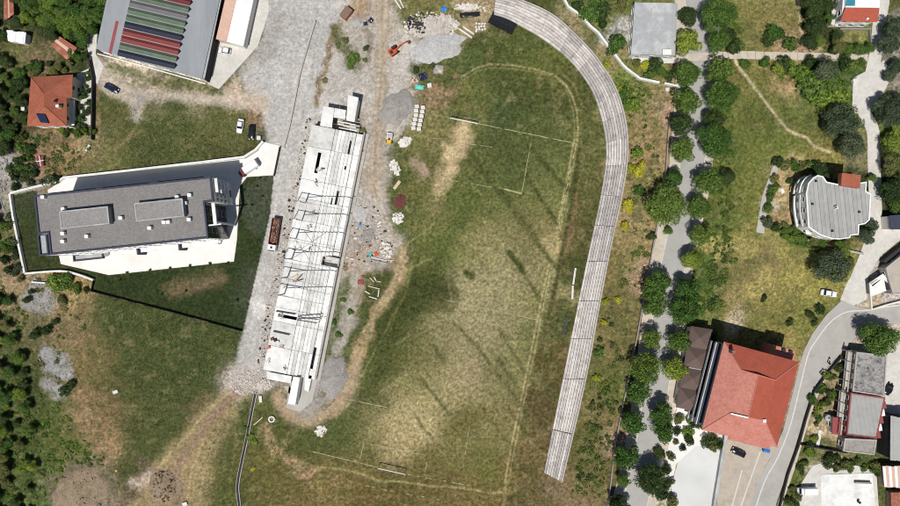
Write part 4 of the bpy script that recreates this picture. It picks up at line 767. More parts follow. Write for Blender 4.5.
# --- grey flat roof building north of the terrace
fb, fps = flat_building('flat_roof_building', 'single storey building with plain grey flat roof beside the avenue', [(634.7, 2), (678, 3), (675, 55.5), (631, 54)], 3.9, M['wall_white'], M['flatroof'], 1, .12, M['flatroof'])
a, b = W((652, 8), 4), W((651.5, 26), 4); ribbon(MB(), [a, b], -.12, .12, 3.7, 3.86).build('roof_seam', M['conc'], fb)
ribbon(MB(), [W((632, 59), .5), W((676, 60), .5)], -.9, .9, -.3, .25).build('terrace_step', M['pale_conc'], fb)
x, y = W((667, 52), 4.6); MB().box((x, y, 3.7), (2.6, 1.6, 1.0)).build('roof_hatch', M['white_conc'], fb)
# --- villa in the north east
vr = root('villa', W((858, 10), 6), 'villa with red tiled lean-to roof, white flat roof and teal pool', 'house')
vq = ccw(WP([(843, -14), (880, -14), (877.4, 21), (840.5, 20.6)], 6)); MB().prism(inset(vq, .3), -.4, 5.9).build('wall', M['wall_white'], vr); facade(vr, inset(vq, .3), .2, 5.9, 2, 3.2)
pitched(vr, {'a': ((845.5, 7.5), 6.9), 'b': ((879.5, 8), 6.9), 'c': ((877.6, 21.8), 6.0), 'd': ((840, 21.2), 6.0)}, [('a', 'd', 'c', 'b')], 'redroof', 6)
MB().prism(WP([(845.5, 7.2), (879.5, 7.7), (880.5, -14), (846, -14)], 6.6), 5.9, 6.6).build('roof', M['whiteroof'], vr)
q = WP([(846, 5.5), (855, 5.5), (855.5, -8), (847, -8)], 6.85); MB().prism(q, 6.6, 6.85).build('roof_light', M['pool'], vr)
x, y = W((867, 19), 6.4); MB().box((x, y, 6.1), (.6, .5, .7)).build('chimney', M['white_conc'], vr)
shed('garden_shed', 'narrow tan roofed shed beside the red roofed villa', [(831, 25), (838, 25), (838, 10), (831.5, 10)], 2.4, .2, M['pale_conc'], M['wall_cream'], n=5)

# --- round fronted apartment building
CH = 9.5
cpx = [(805.8, 193.3), (808, 183), (813, 177.5), (817.5, 175), (823, 176.2), (826.7, 181.7), (841, 184.7), (861, 182.5), (866.7, 181.5), (866, 191), (871, 194), (869.5, 220), (865, 224), (859, 225.2), (858.6, 234.8), (850.6, 235.5), (850, 238), (839, 239.5), (831, 238.8), (819, 234.8), (808, 227)]
cq = ccw(WP(cpx, CH)); cr = root('round_fronted_building', centre(cq), 'apartment building with curved white front and striped grey sheet roof', 'building')
MB().prism(inset(cq, .12), 3.0, CH - .3).build('wall', M['wall_white'], cr); MB().prism(inset(cq, 1.2), -.4, 3.0).build('ground_floor', M['wall_dark'], cr)  # recessed ground floor coloured dark to paint in the overhang's shade
MB().ring(cq, inset(cq, .35), CH - .4, CH + .12).build('parapet', M['whiteroof'], cr); MB().prism(inset(cq, .3), CH - .6, CH - .35).build('roof_deck', M['metalroof'], cr)
lo_x, hi_x = min(p[0] for p in inset(cq, .4)), max(p[0] for p in inset(cq, .4)); ns = 15; inn = inset(cq, .4)
def clip_strip(poly, x0, x1, k):
    for sgn, lim in ((1, x0), (-1, x1)):
        out = []
        for i in range(len(poly)):
            a, b = poly[i], poly[(i + 1) % len(poly)]; fa, fb_ = sgn * (a[0] + k * a[1] - lim), sgn * (b[0] + k * b[1] - lim)
            if fa >= 0: out.append(a)
            if (fa >= 0) != (fb_ >= 0): u = fa / (fa - fb_); out.append((a[0] + (b[0] - a[0]) * u, a[1] + (b[1] - a[1]) * u))
        poly = out
        if len(poly) < 3: return []
    return poly
k_ = .10; vals = [p[0] + k_ * p[1] for p in inn]; lo_, hi_ = min(vals), max(vals)
for i in range(ns):
    st = clip_strip(inn, lo_ + (hi_ - lo_) * i / ns, lo_ + (hi_ - lo_) * (i + .94) / ns, k_)
    if len(st) >= 3: MB().prism(st, CH - .4, CH - .12 + .03 * (i % 2)).build('roof_sheet', M['metalroof' if i % 2 else 'metalroof2'], cr)
MB().prism(WP([(842, 172.8), (861, 175), (860, 188), (841.2, 185)], CH + 1.6), CH - .3, CH + 1.6).build('stair_tower', M['orangeroof'], cr)
for p in ((816.5, 181), (813, 204), (860, 212), (833, 231)): x, y = W(p, CH + .5); MB().box((x, y, CH - .1), (.5, .5, .6)).build('roof_vent', M['wall_dark'], cr)
x, y = W((837, 207.5), CH + 1); MB().box((x, y, CH - .1), (.8, .8, 1.0)).build('chimney', M['white_conc'], cr); MB().box((x - .2, y, CH + .9), (.4, .4, .12)).build('flue', M['wall_dark'], cr)
wf = [(805, 194), (804.5, 203), (805.2, 213), (807.5, 226)]; wp2 = [W(p, CH) for p in smooth(wf, 4)]
for z in (3.2, 6.4): ribbon(MB(), wp2, -.05, .4 if z < 4 else .16, z - .2, z + .5).build('balcony', M['whiteroof'], cr)
MB().prism(WP([(805.5, 228.5), (818, 229.5), (818, 235), (806, 234)], 6), 5.6, 6).build('balcony', M['whiteroof'], cr)
arc = [W(p, CH) for p in smooth([(817, 174.6), (812, 177.3), (807.5, 183), (805.3, 192)], 4)]
for z in (3.2, 6.4): ribbon(MB(), arc, -.4, -.02, z - .2, z + .4).build('balcony', M['whiteroof'], cr)
facade(cr, inset(cq, .12), 3.2, CH - .3, 2, 2.8, 1.3, 1.4)

# --- big red roofed block
BH = 13.0
NWc, NEc, SEc, SWc = (724, 341.7), (799, 362), (777, 447.5), (701.7, 430)
rr = root('red_roofed_block', W((750, 395), BH), 'large apartment block with red hipped tile roof, sunlit slopes coloured pink', 'building')
iq = inset(WP([NWc, NEc, SEc, SWc], BH), .9); MB().prism(iq, -.4, BH - .05).build('wall', M['wall_cream'], rr); facade(rr, iq, .4, BH, 4, 4.2, 1.6, 1.6)
pitched(rr, {'a': (NWc, BH), 'b': (NEc, BH), 'c': (SEc, BH), 'd': (SWc, BH), 'e': ((741, 370), 15.6), 'f': ((775, 380), 15.6), 'g': ((765, 421), 15.6), 'h': ((730, 413.3), 15.6), 'i': ((758.5, 375), 16.5), 'j': ((748, 417), 16.5)},
        [('a', 'e', 'i', 'f', 'b', 'redroof'), ('b', 'f', 'g', 'c', 'redroof'), ('c', 'g', 'j', 'h', 'd', 'pinkroof'), ('d', 'h', 'e', 'a', 'pinkroof'), ('e', 'h', 'j', 'i', 'pinkroof'), ('i', 'j', 'g', 'f', 'redroof')], 'redroof', BH)  # west and south slopes get the lit pink tone, north and east stay red
for p, q in (((NWc, BH), ((741, 370), 15.6)), ((NEc, BH), ((775, 380), 15.6)), ((SEc, BH), ((765, 421), 15.6)), ((SWc, BH), ((730, 413.3), 15.6)), (((741, 370), 15.6), ((758.5, 375), 16.5)), (((758.5, 375), 16.5), ((775, 380), 15.6)), (((730, 413.3), 15.6), ((748, 417), 16.5)), (((758.5, 375), 16.5), ((748, 417), 16.5))):
    MB().tube([(*W(p[0], p[1]), p[1] + .03), (*W(q[0], q[1]), q[1] + .03)], .16, 6).build('ridge_tile', M['pinkroof'], rr)
MB().beam((*W((731, 413.8), 16.2), 16.0), (*W((748, 417.6), 16.8), 16.9), .4, .3).build('skylight_rail', M['whiteroof'], rr)
for p in ((733.5, 352), (764.5, 421)): x, y = W(p, 16); MB().box((x, y, 14), (.9, .9, 2.2)).build('chimney', M['wall_brick' if p[0] < 740 else 'white_conc'], rr)
for z in (3.4, 6.6, 9.8):
    a, b = Vector(W(NWc, BH)), Vector(W(SWc, BH)); ribbon(MB(), [tuple(a.lerp(b, .03)), tuple(a.lerp(b, .97))], -.9, .8, z - .2, z).build('balcony', M['navy'], rr)
    ribbon(MB(), [tuple(a.lerp(b, .03)), tuple(a.lerp(b, .97))], -1.05, -.85, z - .2, z + .9).build('balcony_rail', M['white_conc'], rr)
MB().prism(WP([(776.5, 345.8), (796, 351), (794, 361), (774, 355.5)], 9), -.4, 9).build('annexe', M['pinkroof'], rr)
for p in ((784, 350), (791, 352)): x, y = W(p, 9.6); MB().box((x, y, 8.9), (.9, .9, .8)).build('chimney', M['wall_dark'], rr)
a, b = W((729, 437.5), 3), W((770, 448), 3); ribbon(MB(), [a, b], -.6, .6, 2.7, 3.0).build('awning', M['pinkroof'], rr)
# --- brown pyramid roofed row
br = root('brown_roofed_pavilion', W((694, 368), 5), 'low pavilion with a row of brown pyramid roofs beside the red block', 'building')
bq = [(691, 326), (712.5, 329.5), (697.8, 411.8), (676, 407.5)]
iq = inset(WP(bq, 5), .6); MB().prism(iq, -.4, 4.9).build('wall', M['wall_white'], br); facade(br, iq, .2, 5, 1, 3.6, 1.8, 1.8)
for k in range(4):
    t0, t1 = k / 4, (k + 1) / 4
    lp = lambda a, b, t_: (a[0] + (b[0] - a[0]) * t_, a[1] + (b[1] - a[1]) * t_)
    A, B, C_, D = lp(bq[0], bq[3], t0), lp(bq[1], bq[2], t0), lp(bq[1], bq[2], t1), lp(bq[0], bq[3], t1)
    ap = ((A[0] + B[0] + C_[0] + D[0]) / 4, (A[1] + B[1] + C_[1] + D[1]) / 4)
    pitched(br, {'A': (A, 5), 'B': (B, 5), 'C': (C_, 5), 'D': (D, 5), 'O': (ap, 7.0)}, [('A', 'O', 'B'), ('B', 'O', 'C'), ('C', 'O', 'D'), ('D', 'O', 'A')], 'brownroof', 5)
MB().beam((*W(lp(bq[0], bq[3], .5), 5.2), 5.05), (*W(lp(bq[1], bq[2], .5), 5.2), 5.05), .2, .12).build('gutter', M['flatroof'], br)

# --- south eastern cluster
b1, q1 = flat_building('stained_roof_house', 'unfinished house with black stained concrete flat roof', [(856.6, 352), (887.5, 355.5), (884.5, 396.5), (852.5, 391.5)], 5.2, M['wall_brick'], M['stained'], 2, .25, M['conc'], cat='house', gap=2.6)
b2, q2 = flat_building('red_edged_house', 'house with grey sheet roof edged in red', [(850.6, 392.8), (885.5, 397.8), (877, 438.6), (846.5, 435)], 5.6, M['wall_brick'], M['metalroof'], 2, .15, M['red_sheet'], cat='house', gap=2.6)
inn = inset(q2, .45); vals = [p[0] + .15 * p[1] for p in inn]; lo_, hi_ = min(vals), max(vals)
for i in range(9):
    st = clip_strip(inn, lo_ + (hi_ - lo_) * i / 9, lo_ + (hi_ - lo_) * (i + .95) / 9, .15)
    if len(st) >= 3: MB().prism(st, 5.3, 5.5 + .03 * (i % 2)).build('roof_sheet', M['metalroof'], b2)
for k in range(5):
    p = (883.6 - k * 1.4, 405 + k * 7.4); x, y = W(p, 3); MB().box((x, y, 0), (1.0, 2.0, 3.4), .17).build('side_bay', M['whiteroof' if k % 2 else 'red_sheet'], b2)
for i, (r_, q_) in enumerate(((b1, q1), (b2, q2))):
    w0 = sorted(ccw(q_), key=lambda p: p[0])[:2]; a, b = Vector(max(w0, key=lambda p: p[1])), Vector(min(w0, key=lambda p: p[1])); 
    for z in (2.7,): ribbon(MB(), [tuple(a), tuple(b)], -1.5, -.1, z - .18, z).build('balcony', M['conc'], r_); 
    for k in range(5):
        p = a.lerp(b, k / 4); MB().box((p.x - 1.35, p.y, 0), (.25, .25, 5.2)).build('column', M['conc'], r_)
    ribbon(MB(), [tuple(a), tuple(b)], -1.55, -1.25, 5.0, 5.2).build('beam', M['conc'], r_)
flat_building('low_grey_house', 'low extension with dark grey flat roof south of the red edged house', [(845, 438.5), (877, 440), (874.5, 455.3), (843, 451.3)], 3.6, M['wall_grey'], M['gravel_d'], 1, .2, M['conc'], cat='house', gap=3)
flat_building('red_annexe', 'tiny annexe with flat pinkish red roof in the garden', [(833.3, 417.6), (842.4, 419), (841.6, 435.5), (832.6, 433.5)], 3.2, M['wall_cream'], M['red_sheet'], 1, .0, cat='shed', gap=2.5)
eb = shed('grey_barn', 'tall barn with pale mauve sheet roof and walls blackened as shade', [(890.5, 416.5), (915, 419), (912, 463), (889, 459)], 6.0, .5, M['metalroof2'], M['wall_dark'], n=8)  # near-black wall colour stands for the shadow on the west side
shed('striped_shed', 'shed with pink and white striped corrugated roof', [(882.5, 466), (912, 466.5), (912, 488), (883.8, 487)], 3.2, .3, M['pinkfelt'], M['wall_brick'], n=10)
for o in [c for c in bpy.data.objects if c.parent and c.parent.name.startswith('striped_shed') and c.name.startswith('roof_sheet')][::2]: o.data.materials[0] = M['whiteroof']
shed('brown_shed', 'shed with plain rusty brown roof in the south east corner', [(891, 493), (914, 493), (914, 520), (891, 520)], 3.0, .3, M['rust'], M['wall_brick'], n=7)
struct(MB().prism(WP([(820.5, 474.5), (871.5, 473), (876, 520), (820.5, 520)]), -.4, .3), 'concrete_pad', M['white_conc'])
wall([(853, 481.5), (869, 482)], .4, 1.3, M['wall_grey'], 'short grey wall standing on the white concrete pad', z=.28)
fl = root('flue_stack', W((857, 501)), 'small black metal flue on the white concrete pad', 'flue', z=.3); x, y = W((857, 501)); MB().tube([(x, y, .28), (x, y, 1.3)], .28, 10).build('pipe', M['wall_dark'], fl); MB().tube([(x, y, 1.3), (x, y, 1.42)], .42, 10).build('cap', M['wall_dark'], fl)
flat_building('dark_roof_house', 'house with dark slate grey roof beside the eastern lane', [(890, 216), (915, 214), (915, 229), (891, 229)], 4.5, M['wall_white'], M['navy'], 1, 0, cat='house')
flat_building('grey_terrace_house', 'house with flat mauve grey roof terrace above the dark wall', [(886, 268), (915, 244), (915, 296), (893, 294)], 4.0, M['wall_grey'], M['brownconc'], 1, .2, M['conc'], cat='house')
sr = root('collapsed_shack', W((880, 286), 2.5), 'collapsed shack with a tilted white concrete roof slab', 'shed')
q = WP([(869, 283), (882, 273.5), (891.5, 285), (887, 291), (870.5, 297)], 2.6); MB().prism(inset(q, .6), -.3, 2.0).build('wall', M['wall_grey'], sr); MB().prism(q, [2.3, 2.0, 2.5, 2.9, 2.6], [2.5, 2.2, 2.7, 3.1, 2.8]).build('roof_slab', M['white_conc'], sr)
MB().beam((*W((871, 284), 3), 2.95), (*W((882, 276), 3), 2.6), .35, .3).build('beam', M['conc'], sr); MB().beam((*W((872.5, 286), 3), 2.95), (*W((883, 278), 3), 2.6), .2, .3).build('beam', M['wall_dark'], sr)
MB().prism(WP([(885.5, 281), (889, 285), (891, 289), (888, 290)], 3.2), 2.2, 3.2).build('roof_hatch', M['wall_dark'], sr)
# ------------------------------------------------------------------ main stand under construction
def ST(s, t_): return (312 - .195 * s + .981 * t_, 124.4 + .981 * s + .195 * t_)
gs = root('grandstand', W(ST(125, 25)), 'unfinished white concrete grandstand with raked rows and steel roof frames', 'grandstand')
def slab(name, s0, s1, t0, t1, z0, z1, holes=(), m='white_conc'):
    """rectangular slab in stand coordinates with rectangular openings"""
    ss = sorted({s0, s1, *[h_ for q in holes for h_ in q[:2] if s0 < h_ < s1]}); tt = sorted({t0, t1, *[h_ for q in holes for h_ in q[2:] if t0 < h_ < t1]})
    fill = {}
    for i in range(len(ss) - 1):
        for j in range(len(tt) - 1):
            cs, ct = (ss[i] + ss[i + 1]) / 2, (tt[j] + tt[j + 1]) / 2
            fill[i, j] = not any(a < cs < b and c < ct < d for a, b, c, d in holes)
    mb = MB(); P = lambda s, t_, z: (*W(ST(s, t_), z1), z)
    for (i, j), f in fill.items():
        if not f: continue
        a, b, c, d = ss[i], ss[i + 1], tt[j], tt[j + 1]
        mb.add([P(a, c, z1), P(b, c, z1), P(b, d, z1), P(a, d, z1)], [(0, 1, 2, 3)]); mb.add([P(a, c, z0), P(b, c, z0), P(b, d, z0), P(a, d, z0)], [(3, 2, 1, 0)])
        for nb, e in (((i - 1, j), ((a, d), (a, c))), ((i + 1, j), ((b, c), (b, d))), ((i, j - 1), ((a, c), (b, c))), ((i, j + 1), ((b, d), (a, d)))):
            if not fill.get(nb, False): mb.add([P(*e[0], z1), P(*e[1], z1), P(*e[1], z0), P(*e[0], z0)], [(3, 2, 1, 0)])
    return mb.build(name, M[m], gs)
DZ = 5.0
holes = [(26, 47, 11.5, 14.8), (192, 195.2, 4, 23)]
cuts = [0, 22, 55, 74, 96, 118, 140, 163, 186, 200, 225, 250]
for i_, (a, b) in enumerate(zip(cuts[:-1], cuts[1:])): slab('deck_slab', a + .15, b - .15, 0, 23.6, DZ - .3, DZ + (.06 if b == 200 else 0), holes, 'white_conc' if i_ % 3 else 'white_conc2')
vom = [(8, 22, 40.3, 42.4), (34, 38, 40, 42), (60, 74, 37.4, 39.8), (68, 75, 33.4, 35), (127, 136, 36, 52), (218, 240, 45.6, 48.4)]
for k in range(6):
    t0 = 24.1 + k * 3.6
    for a, b in zip(cuts[:-1], cuts[1:]):
        slab('seating_row', a + .15, b - .15, t0, t0 + 3.25, 1.0, DZ - .35 - .42 * k + R.uniform(-.03, .03), vom, R.choice(['white_conc', 'white_conc', 'white_conc2']))
for a, b in zip(cuts[:-1], cuts[1:]):
    slab('front_walkway', a + .15, b - .15, 46, 52, 1.0, 2.0, vom)
slab('front_wall', -2, 250, 52.3, 53.6, -.3, 2.3, m='conc'); slab('front_apron', -2, 250, 53.7, 58, -.3, .5, m='conc')
slab('back_wall', 0, 250, .4, 1.2, -.3, DZ - .32, m='wall_white'); slab('end_wall', .4, 1.4, 1.4, 46, -.3, 1.9, m='wall_grey'); slab('end_wall', 248.4, 249.6, 1.4, 46, -.3, 1.9, m='wall_grey')
for s in (30, 80, 130, 180, 230): slab('cross_wall', s, s + .8, 1.4, 46, -.3, .95, m='wall_grey')
slab('floor', 1, 249, 1, 51, -.3, .25, m='wall_dark')
slab('vomitory_wall', 126.4, 127.1, 36, 53, .3, 3.4); slab('vomitory_wall', 136, 136.7, 36, 53, .3, 3.4); slab('vomitory_floor', 127.3, 135.8, 39, 53, .3, .9, m='pale_conc')
def gpoly(name, px, h, z0, m='white_conc', zt=None): return MB().prism(WP(px, h), z0, zt or h).build(name, M[m], gs)
gpoly('north_slab', [(323.5, 106), (334.5, 108), (332.2, 123.9), (332, 127.8), (320, 125.6)], 5.0, 4.7); gpoly('north_slab', [(334.8, 108), (346, 110), (345, 119), (333.6, 117.3)], 5.0, 4.7)
gpoly('stair_slab', [(348, 94.8), (358.6, 97.5), (354.4, 122), (346.3, 120.3)], 5.0, 4.7); gpoly('landing', [(350, 123), (360, 125), (358.5, 133.5), (349, 131.5)], 1.0, -.3, 'conc')
for z0, px in ((0, [(324.5, 107), (334, 108.8), (333.6, 110), (324.3, 108.4)]), (0, [(349, 96), (357.8, 98.2), (357.6, 99.4), (348.8, 97.2)]), (0, [(324.3, 109.5), (326, 109.9), (322.6, 125), (320.9, 124.7)]), (0, [(356.8, 99.6), (357.8, 99.8), (354.3, 120), (353.3, 119.8)])): gpoly('wall', px, 4.68, -.3, 'wall_white')
for a, b in (((337.5, 121.5), (355.5, 124.8)), ((338, 124), (356, 127.5)), ((339, 127.5), (357, 131))): MB().beam((*W(a, 4.8), 4.75), (*W(b, 4.8), 4.75), .25, .35).build('beam', M['white_conc'], gs)
gpoly('end_slab', [(266.8, 371.5), (292, 376.4), (290.5, 383.5), (267, 379)], 4.6, 4.3); gpoly('wall', [(268, 373), (291, 377.6), (290, 382.4), (268, 378.2)], 4.28, -.3, 'wall_grey')
q = WP([(294.5, 375.7), (301, 376.8), (296.5, 404), (289, 402.5)], 3); MB().prism(ccw(q), [-.3] * 4, [4.6, 4.6, 4.5, 4.5]).build('stair_block', M['whiteroof'], gs)
gpoly('pad', [(283, 386), (289, 386), (286, 408), (300, 412), (312, 402), (318, 378), (303, 376), (298, 405)], .3, -.3, 'conc'); gpoly('ramp', [(305, 374.5), (312, 375.8), (308.5, 392), (304.5, 390)], 2.0, -.3)
# steel roof frames: column on the deck, cantilever beam over the rows
bases = [(305.5, 203), (302, 220.5), (296, 238.5), (292, 258.5), (287.8, 277), (284.5, 293.8)]
ZB = 11.6; tips = []
for i, p in enumerate(bases):
    x, y = W(p, DZ); fr_ = MB().beam((x, y, DZ), (x, y, ZB + .5), .26).build('frame_column', M['dark_steel'], gs)
    tx, ty = .981, -.195
    a = (x - tx * 2.2, y - ty * 2.2, ZB); b = (x + tx * 12.6, y + ty * 12.6, ZB + .5)
    MB().beam(a, b, .14, .26).build('roof_beam', M['steel'], gs); MB().beam((x, y, ZB - 2.4), (x + tx * 4, y + ty * 4, ZB), .16).build('frame_strut', M['steel'], gs)
    MB().beam((x - tx * 2.0, y - ty * 2.0, ZB), (x - tx * 2.4, y - ty * 2.4, DZ), .16).build('frame_stay', M['steel'], gs); tips.append(((x, y, ZB), b, a))
for j in (0, 4.2, 8.4, 12.4):
    for (p, b, a), (p2, b2, a2) in zip(tips[:-1], tips[1:]):
        A = Vector(p).lerp(Vector(b), j / 12.6); B = Vector(p2).lerp(Vector(b2), j / 12.6); MB().beam(A + Vector((0, 0, .28)), B + Vector((0, 0, .28)), .07, .1).build('purlin', M['steel'], gs)
for k0 in (2,):
    for f, g in ((0, 1), (1, 0)):
        A = Vector(tips[k0][0]).lerp(Vector(tips[k0][1]), .1 + .5 * f); B = Vector(tips[k0 + 1][0]).lerp(Vector(tips[k0 + 1][1]), .1 + .5 * g); MB().beam(A + Vector((0, 0, .1)), B + Vector((0, 0, .1)), .09).build('brace', M['dark_steel'], gs)
# loose scaffold boards and boxes left on the deck
for (a, b) in (((299, 316.5), (320, 318.8)), ((298.4, 319.6), (318.5, 322.2)), ((277, 311), (297, 313.6)), ((274, 331), (291, 334))):
    MB().beam((*W(a, 4.6), DZ + .5), (*W(b, 3.4), DZ + .5), .3, .12).build('scaffold_board', M['dark_steel'], gs)
    for p in (a, b): x, y = W(p, 4.6); MB().box((x, y, 2.4), (.12, .12, DZ - 1.95)).build('scaffold_leg', M['dark_steel'], gs)
pl = root('plank_pile', W((297, 278.5), DZ), 'pile of dark planks lying on the white stand deck', 'planks', z=DZ)
for k in range(6): x, y = W((297 + R.uniform(-4, 4), 278.5 + R.uniform(-2, 2)), DZ); MB().box((x, y, DZ + .005 + .065 * k), (2.4, .3, .07), R.uniform(.3, .9)).build('plank', M['dark_steel' if k % 2 else 'timber'], pl)
for k in range(16):
    s, t_ = R.uniform(5, 245), R.uniform(2, 22); x, y = W(ST(s, t_), DZ); sb = root('scrap_bundle', (x, y), 'small bundle of site scrap lying on the white stand deck', 'scrap', 'scrap bundles on the stand deck', z=DZ + .05)
    for q_ in range(R.randint(2, 4)): MB().box((x + R.uniform(-.5, .5), y + R.uniform(-.5, .5), DZ + .04 + .09 * q_), (R.uniform(.3, 1.6), R.uniform(.1, .4), .09), R.uniform(0, 3.1)).build('offcut', M[R.choice(['conc', 'timber', 'dark_steel', 'steel', 'wall_grey'])], sb)
for k, (p, m, lb) in enumerate((((272.5, 339), 'hull_red', 'small red crate on the west edge of the white deck'), ((275.5, 340), 'wall_dark', 'small black crate beside the red one on the deck'), ((269, 347.5), 'orange', 'small orange crate on the west edge of the deck'), ((278, 342), 'whitebit', 'small grey crate on the white deck'))):
    x, y = W(p, DZ); r = root('crate', (x, y), lb, 'crate', z=DZ); MB().box((x, y, DZ), (.8, .7, .5), .4).build('crate_body', M[m], r); MB().box((x, y, DZ + .5), (.86, .76, .08), .4).build('lid', M[m], r)

# ------------------------------------------------------------------ curved concrete terrace
INN = [(494, 14.5), (504, 17.5), (514, 22), (534, 33), (547.5, 41.7), (559.6, 51), (570, 60.5), (580, 72), (591.6, 89.6), (599, 108.4), (603.7, 127), (606.2, 145), (605.6, 165), (600, 200), (588.6, 254), (575.6, 317), (563, 379), (544, 473)]
OUT = [(496, -6.5), (508, -4), (520.6, 0), (542, 9), (557, 18), (571, 30.5), (583.6, 43), (595, 56), (609.7, 77.5), (618.6, 96), (624.5, 117), (627.4, 140), (626.6, 165), (620.3, 202), (609, 254), (597, 317), (585.5, 379), (561.6, 482)]
iw = [W(p, .6) for p in INN]; ow = [W(p, 3.8) for p in OUT]
iS, oS = smooth(iw, 8), smooth(ow, 8); NT = len(iS)
ts = root('concrete_terrace', W((600, 140)), 'long curved terrace of weathered concrete steps around the pitch', 'terrace')
NROW = 8; secs = [0, 14, 27, 40, 48, 55, 62, 70, 78, 87, 96, 103, 108, 113, 118, 123, 128, 132, NT - 1]
for a, b in zip(secs[:-1], secs[1:]):
    dz = R.uniform(-.03, .03); SECM = R.choice((['terrace', 'terrace', 'terrace_c'], ['terrace_b', 'terrace', 'terrace_b'], ['terrace', 'terrace_b', 'terrace_c']))
    for k in range(NROW):
        f0, f1 = k / NROW, (k + .93) / NROW; z = .55 + .42 * k + dz + R.uniform(-.03, .03)
        mb = MB(); n_ = b - a + 1; vs = []; fs = []
        for i in range(a, b + 1):
            u = i + (.03 if i == a and a else 0) - (.03 if i == b and b < NT - 1 else 0); i0 = min(int(u), NT - 2); fr = u - i0
            pi = Vector(iS[i0]).lerp(Vector(iS[i0 + 1]), fr); po = Vector(oS[i0]).lerp(Vector(oS[i0 + 1]), fr); p, q = pi.lerp(po, f0), pi.lerp(po, f1)
            w_ = R.uniform(-.02, .02)
            vs += [(*p, -.3), (*q, -.3), (*p, z + w_), (*q, z + w_)]
        for i in range(n_ - 1):
            c, d = 4 * i, 4 * i + 4; fs += [(c + 2, c + 3, d + 3, d + 2), (c, c + 2, d + 2, d), (c + 3, c + 1, d + 1, d + 3)]
        fs += [(0, 1, 3, 2), (4 * n_ - 2, 4 * n_ - 1, 4 * n_ - 3, 4 * n_ - 4)]
        mb.add(vs, fs).build('terrace_step', M[R.choice(SECM)], ts)
ribbon(MB(), oS, -.25, .15, -.3, 4.3).build('rear_wall', M['conc'], ts)
ribbon(MB(), iS, .15, .5, -.3, .35).build('front_kerb', M['kerb'], ts)
a_, b_ = Vector(iS[0]), Vector(oS[0]); MB().add([(*a_, -.3), (*b_, -.3), (*b_, .2), (*a_, .2)], [(0, 1, 2, 3)]).build('end_face', M['conc'], ts)

# ------------------------------------------------------------------ vehicles
def wheel(parent, x, y, r, w=.2, m='rubber', ang=0):
    t_ = MB().tube([(x, y - w / 2, r), (x, y + w / 2, r)], r, 14).build('wheel', M[m], parent); off = origin_of(parent)
    MB().tube([(x, y - w / 2 - .012, r), (x, y + w / 2 + .012, r)], r * .58, 10).build('rim', M['steel'], t_); return t_
def finish(g, px, ang, h):
    x, y = W(px, h); g.location = (x, y, .02); g.rotation_euler = (0, 0, math.radians(ang)); return g
def loft(secs_):
    """sections along x: (x, half width, z_low, z_high, roundness)"""
    mb = MB(); vs = []; fs = []; n_ = 8
    for x, hw, zl, zh, k in secs_:
        vs += [(x, -hw, zl + k * .3), (x, -hw, zh - k), (x, -hw + k, zh), (x, hw - k, zh), (x, hw, zh - k), (x, hw, zl + k * .3), (x, hw - .08, zl), (x, -hw + .08, zl)]
    for i in range(len(secs_) - 1):
        for j in range(n_): fs.append((i * n_ + j, (i + 1) * n_ + j, (i + 1) * n_ + (j + 1) % n_, i * n_ + (j + 1) % n_))
    fs += [tuple(range(n_)), tuple(range(len(vs) - 1, len(vs) - n_ - 1, -1))]
    return mb.add(vs, fs)
def car(px, ang, paint_, label, length=4.3, width=1.78, height=1.46, estate=False, name='parked_car', cat='car', base_z=.10):
    g = root(name, (0, 0), label, cat); l, w = length / 2, width / 2; rear = -l * (.93 if estate else .7)
    loft([(-l, w * .78, .34, .78, .1), (-l * .93, w * .95, .26, .9, .12), (-l * .5, w, .22, .92, .1), (0, w, .22, .9, .1), (l * .45, w, .22, .88, .1), (l * .85, w * .95, .24, .74, .12), (l * .97, w * .85, .3, .6, .1), (l, w * .72, .36, .52, .06)]).build('body', M[paint_], g, True)
    vs = [(rear, w * .9, .86), (l * .42, w * .9, .86), (l * .1, w * .72, height), (rear + l * .22, w * .72, height)]
    mb = MB(); mb.add([(x, s * y, z) for s in (-1, 1) for x, y, z in vs], [(0, 1, 2, 3), (7, 6, 5, 4), (0, 4, 5, 1), (1, 5, 6, 2), (2, 6, 7, 3), (3, 7, 4, 0)]).build('window', M['glass'], g)
    mb = MB(); mb.box((( l * .1 + rear + l * .22) / 2, 0, height - .01), (l * .1 - rear - l * .22 + .1, w * 1.46, .06)).build('roof', M[paint_], g)
    for x in (l * .62, -l * .62):
        for s in (-1, 1): wheel(g, x, s * (w - .1), .31)
    for s in (-1, 1):
        MB().box((l * .93, s * w * .62, .58), (.22, .36, .14)).build('headlight', M['lamp'], g); MB().box((-l * .965, s * w * .7, .68), (.14, .3, .16)).build('tail_light', M['taillamp'], g)
        MB().box((l * .3, s * (w + .08), .88), (.14, .18, .12)).build('wing_mirror', M[paint_], g)
    finish(g, px, ang, .8); g.location.z = base_z; return g
car((111.5, 88), -28, 'hull_blue', 'dark blue car parked by the boundary wall on the dirt lane', 4.4, base_z=.02)
car((240, 125.8), -100, 'hull_white', 'white car parked on the grass edge beside the black car', 4.3, base_z=.02)
car((251.5, 132), -94, 'hull_black', 'black car parked on the grass edge beside the white car', 4.5, base_z=.02)
car((224.5, 50.5), 172, 'hull_white', 'small white car in the yard below the white flat shed', 3.7, estate=True, base_z=.12)
car((738.5, 452.5), 155 + 0, 'hull_black', 'black car parked in the brown car park below the red block', 4.4, base_z=.135)
car((829, 293.3), -10, 'hull_white', 'white pickup car parked on grass beside the road junction', 4.9, base_z=.05)
car((889, 389), 60, 'hull_black', 'black car parked in the yard beside the stained roof house', 3.8, base_z=.115)
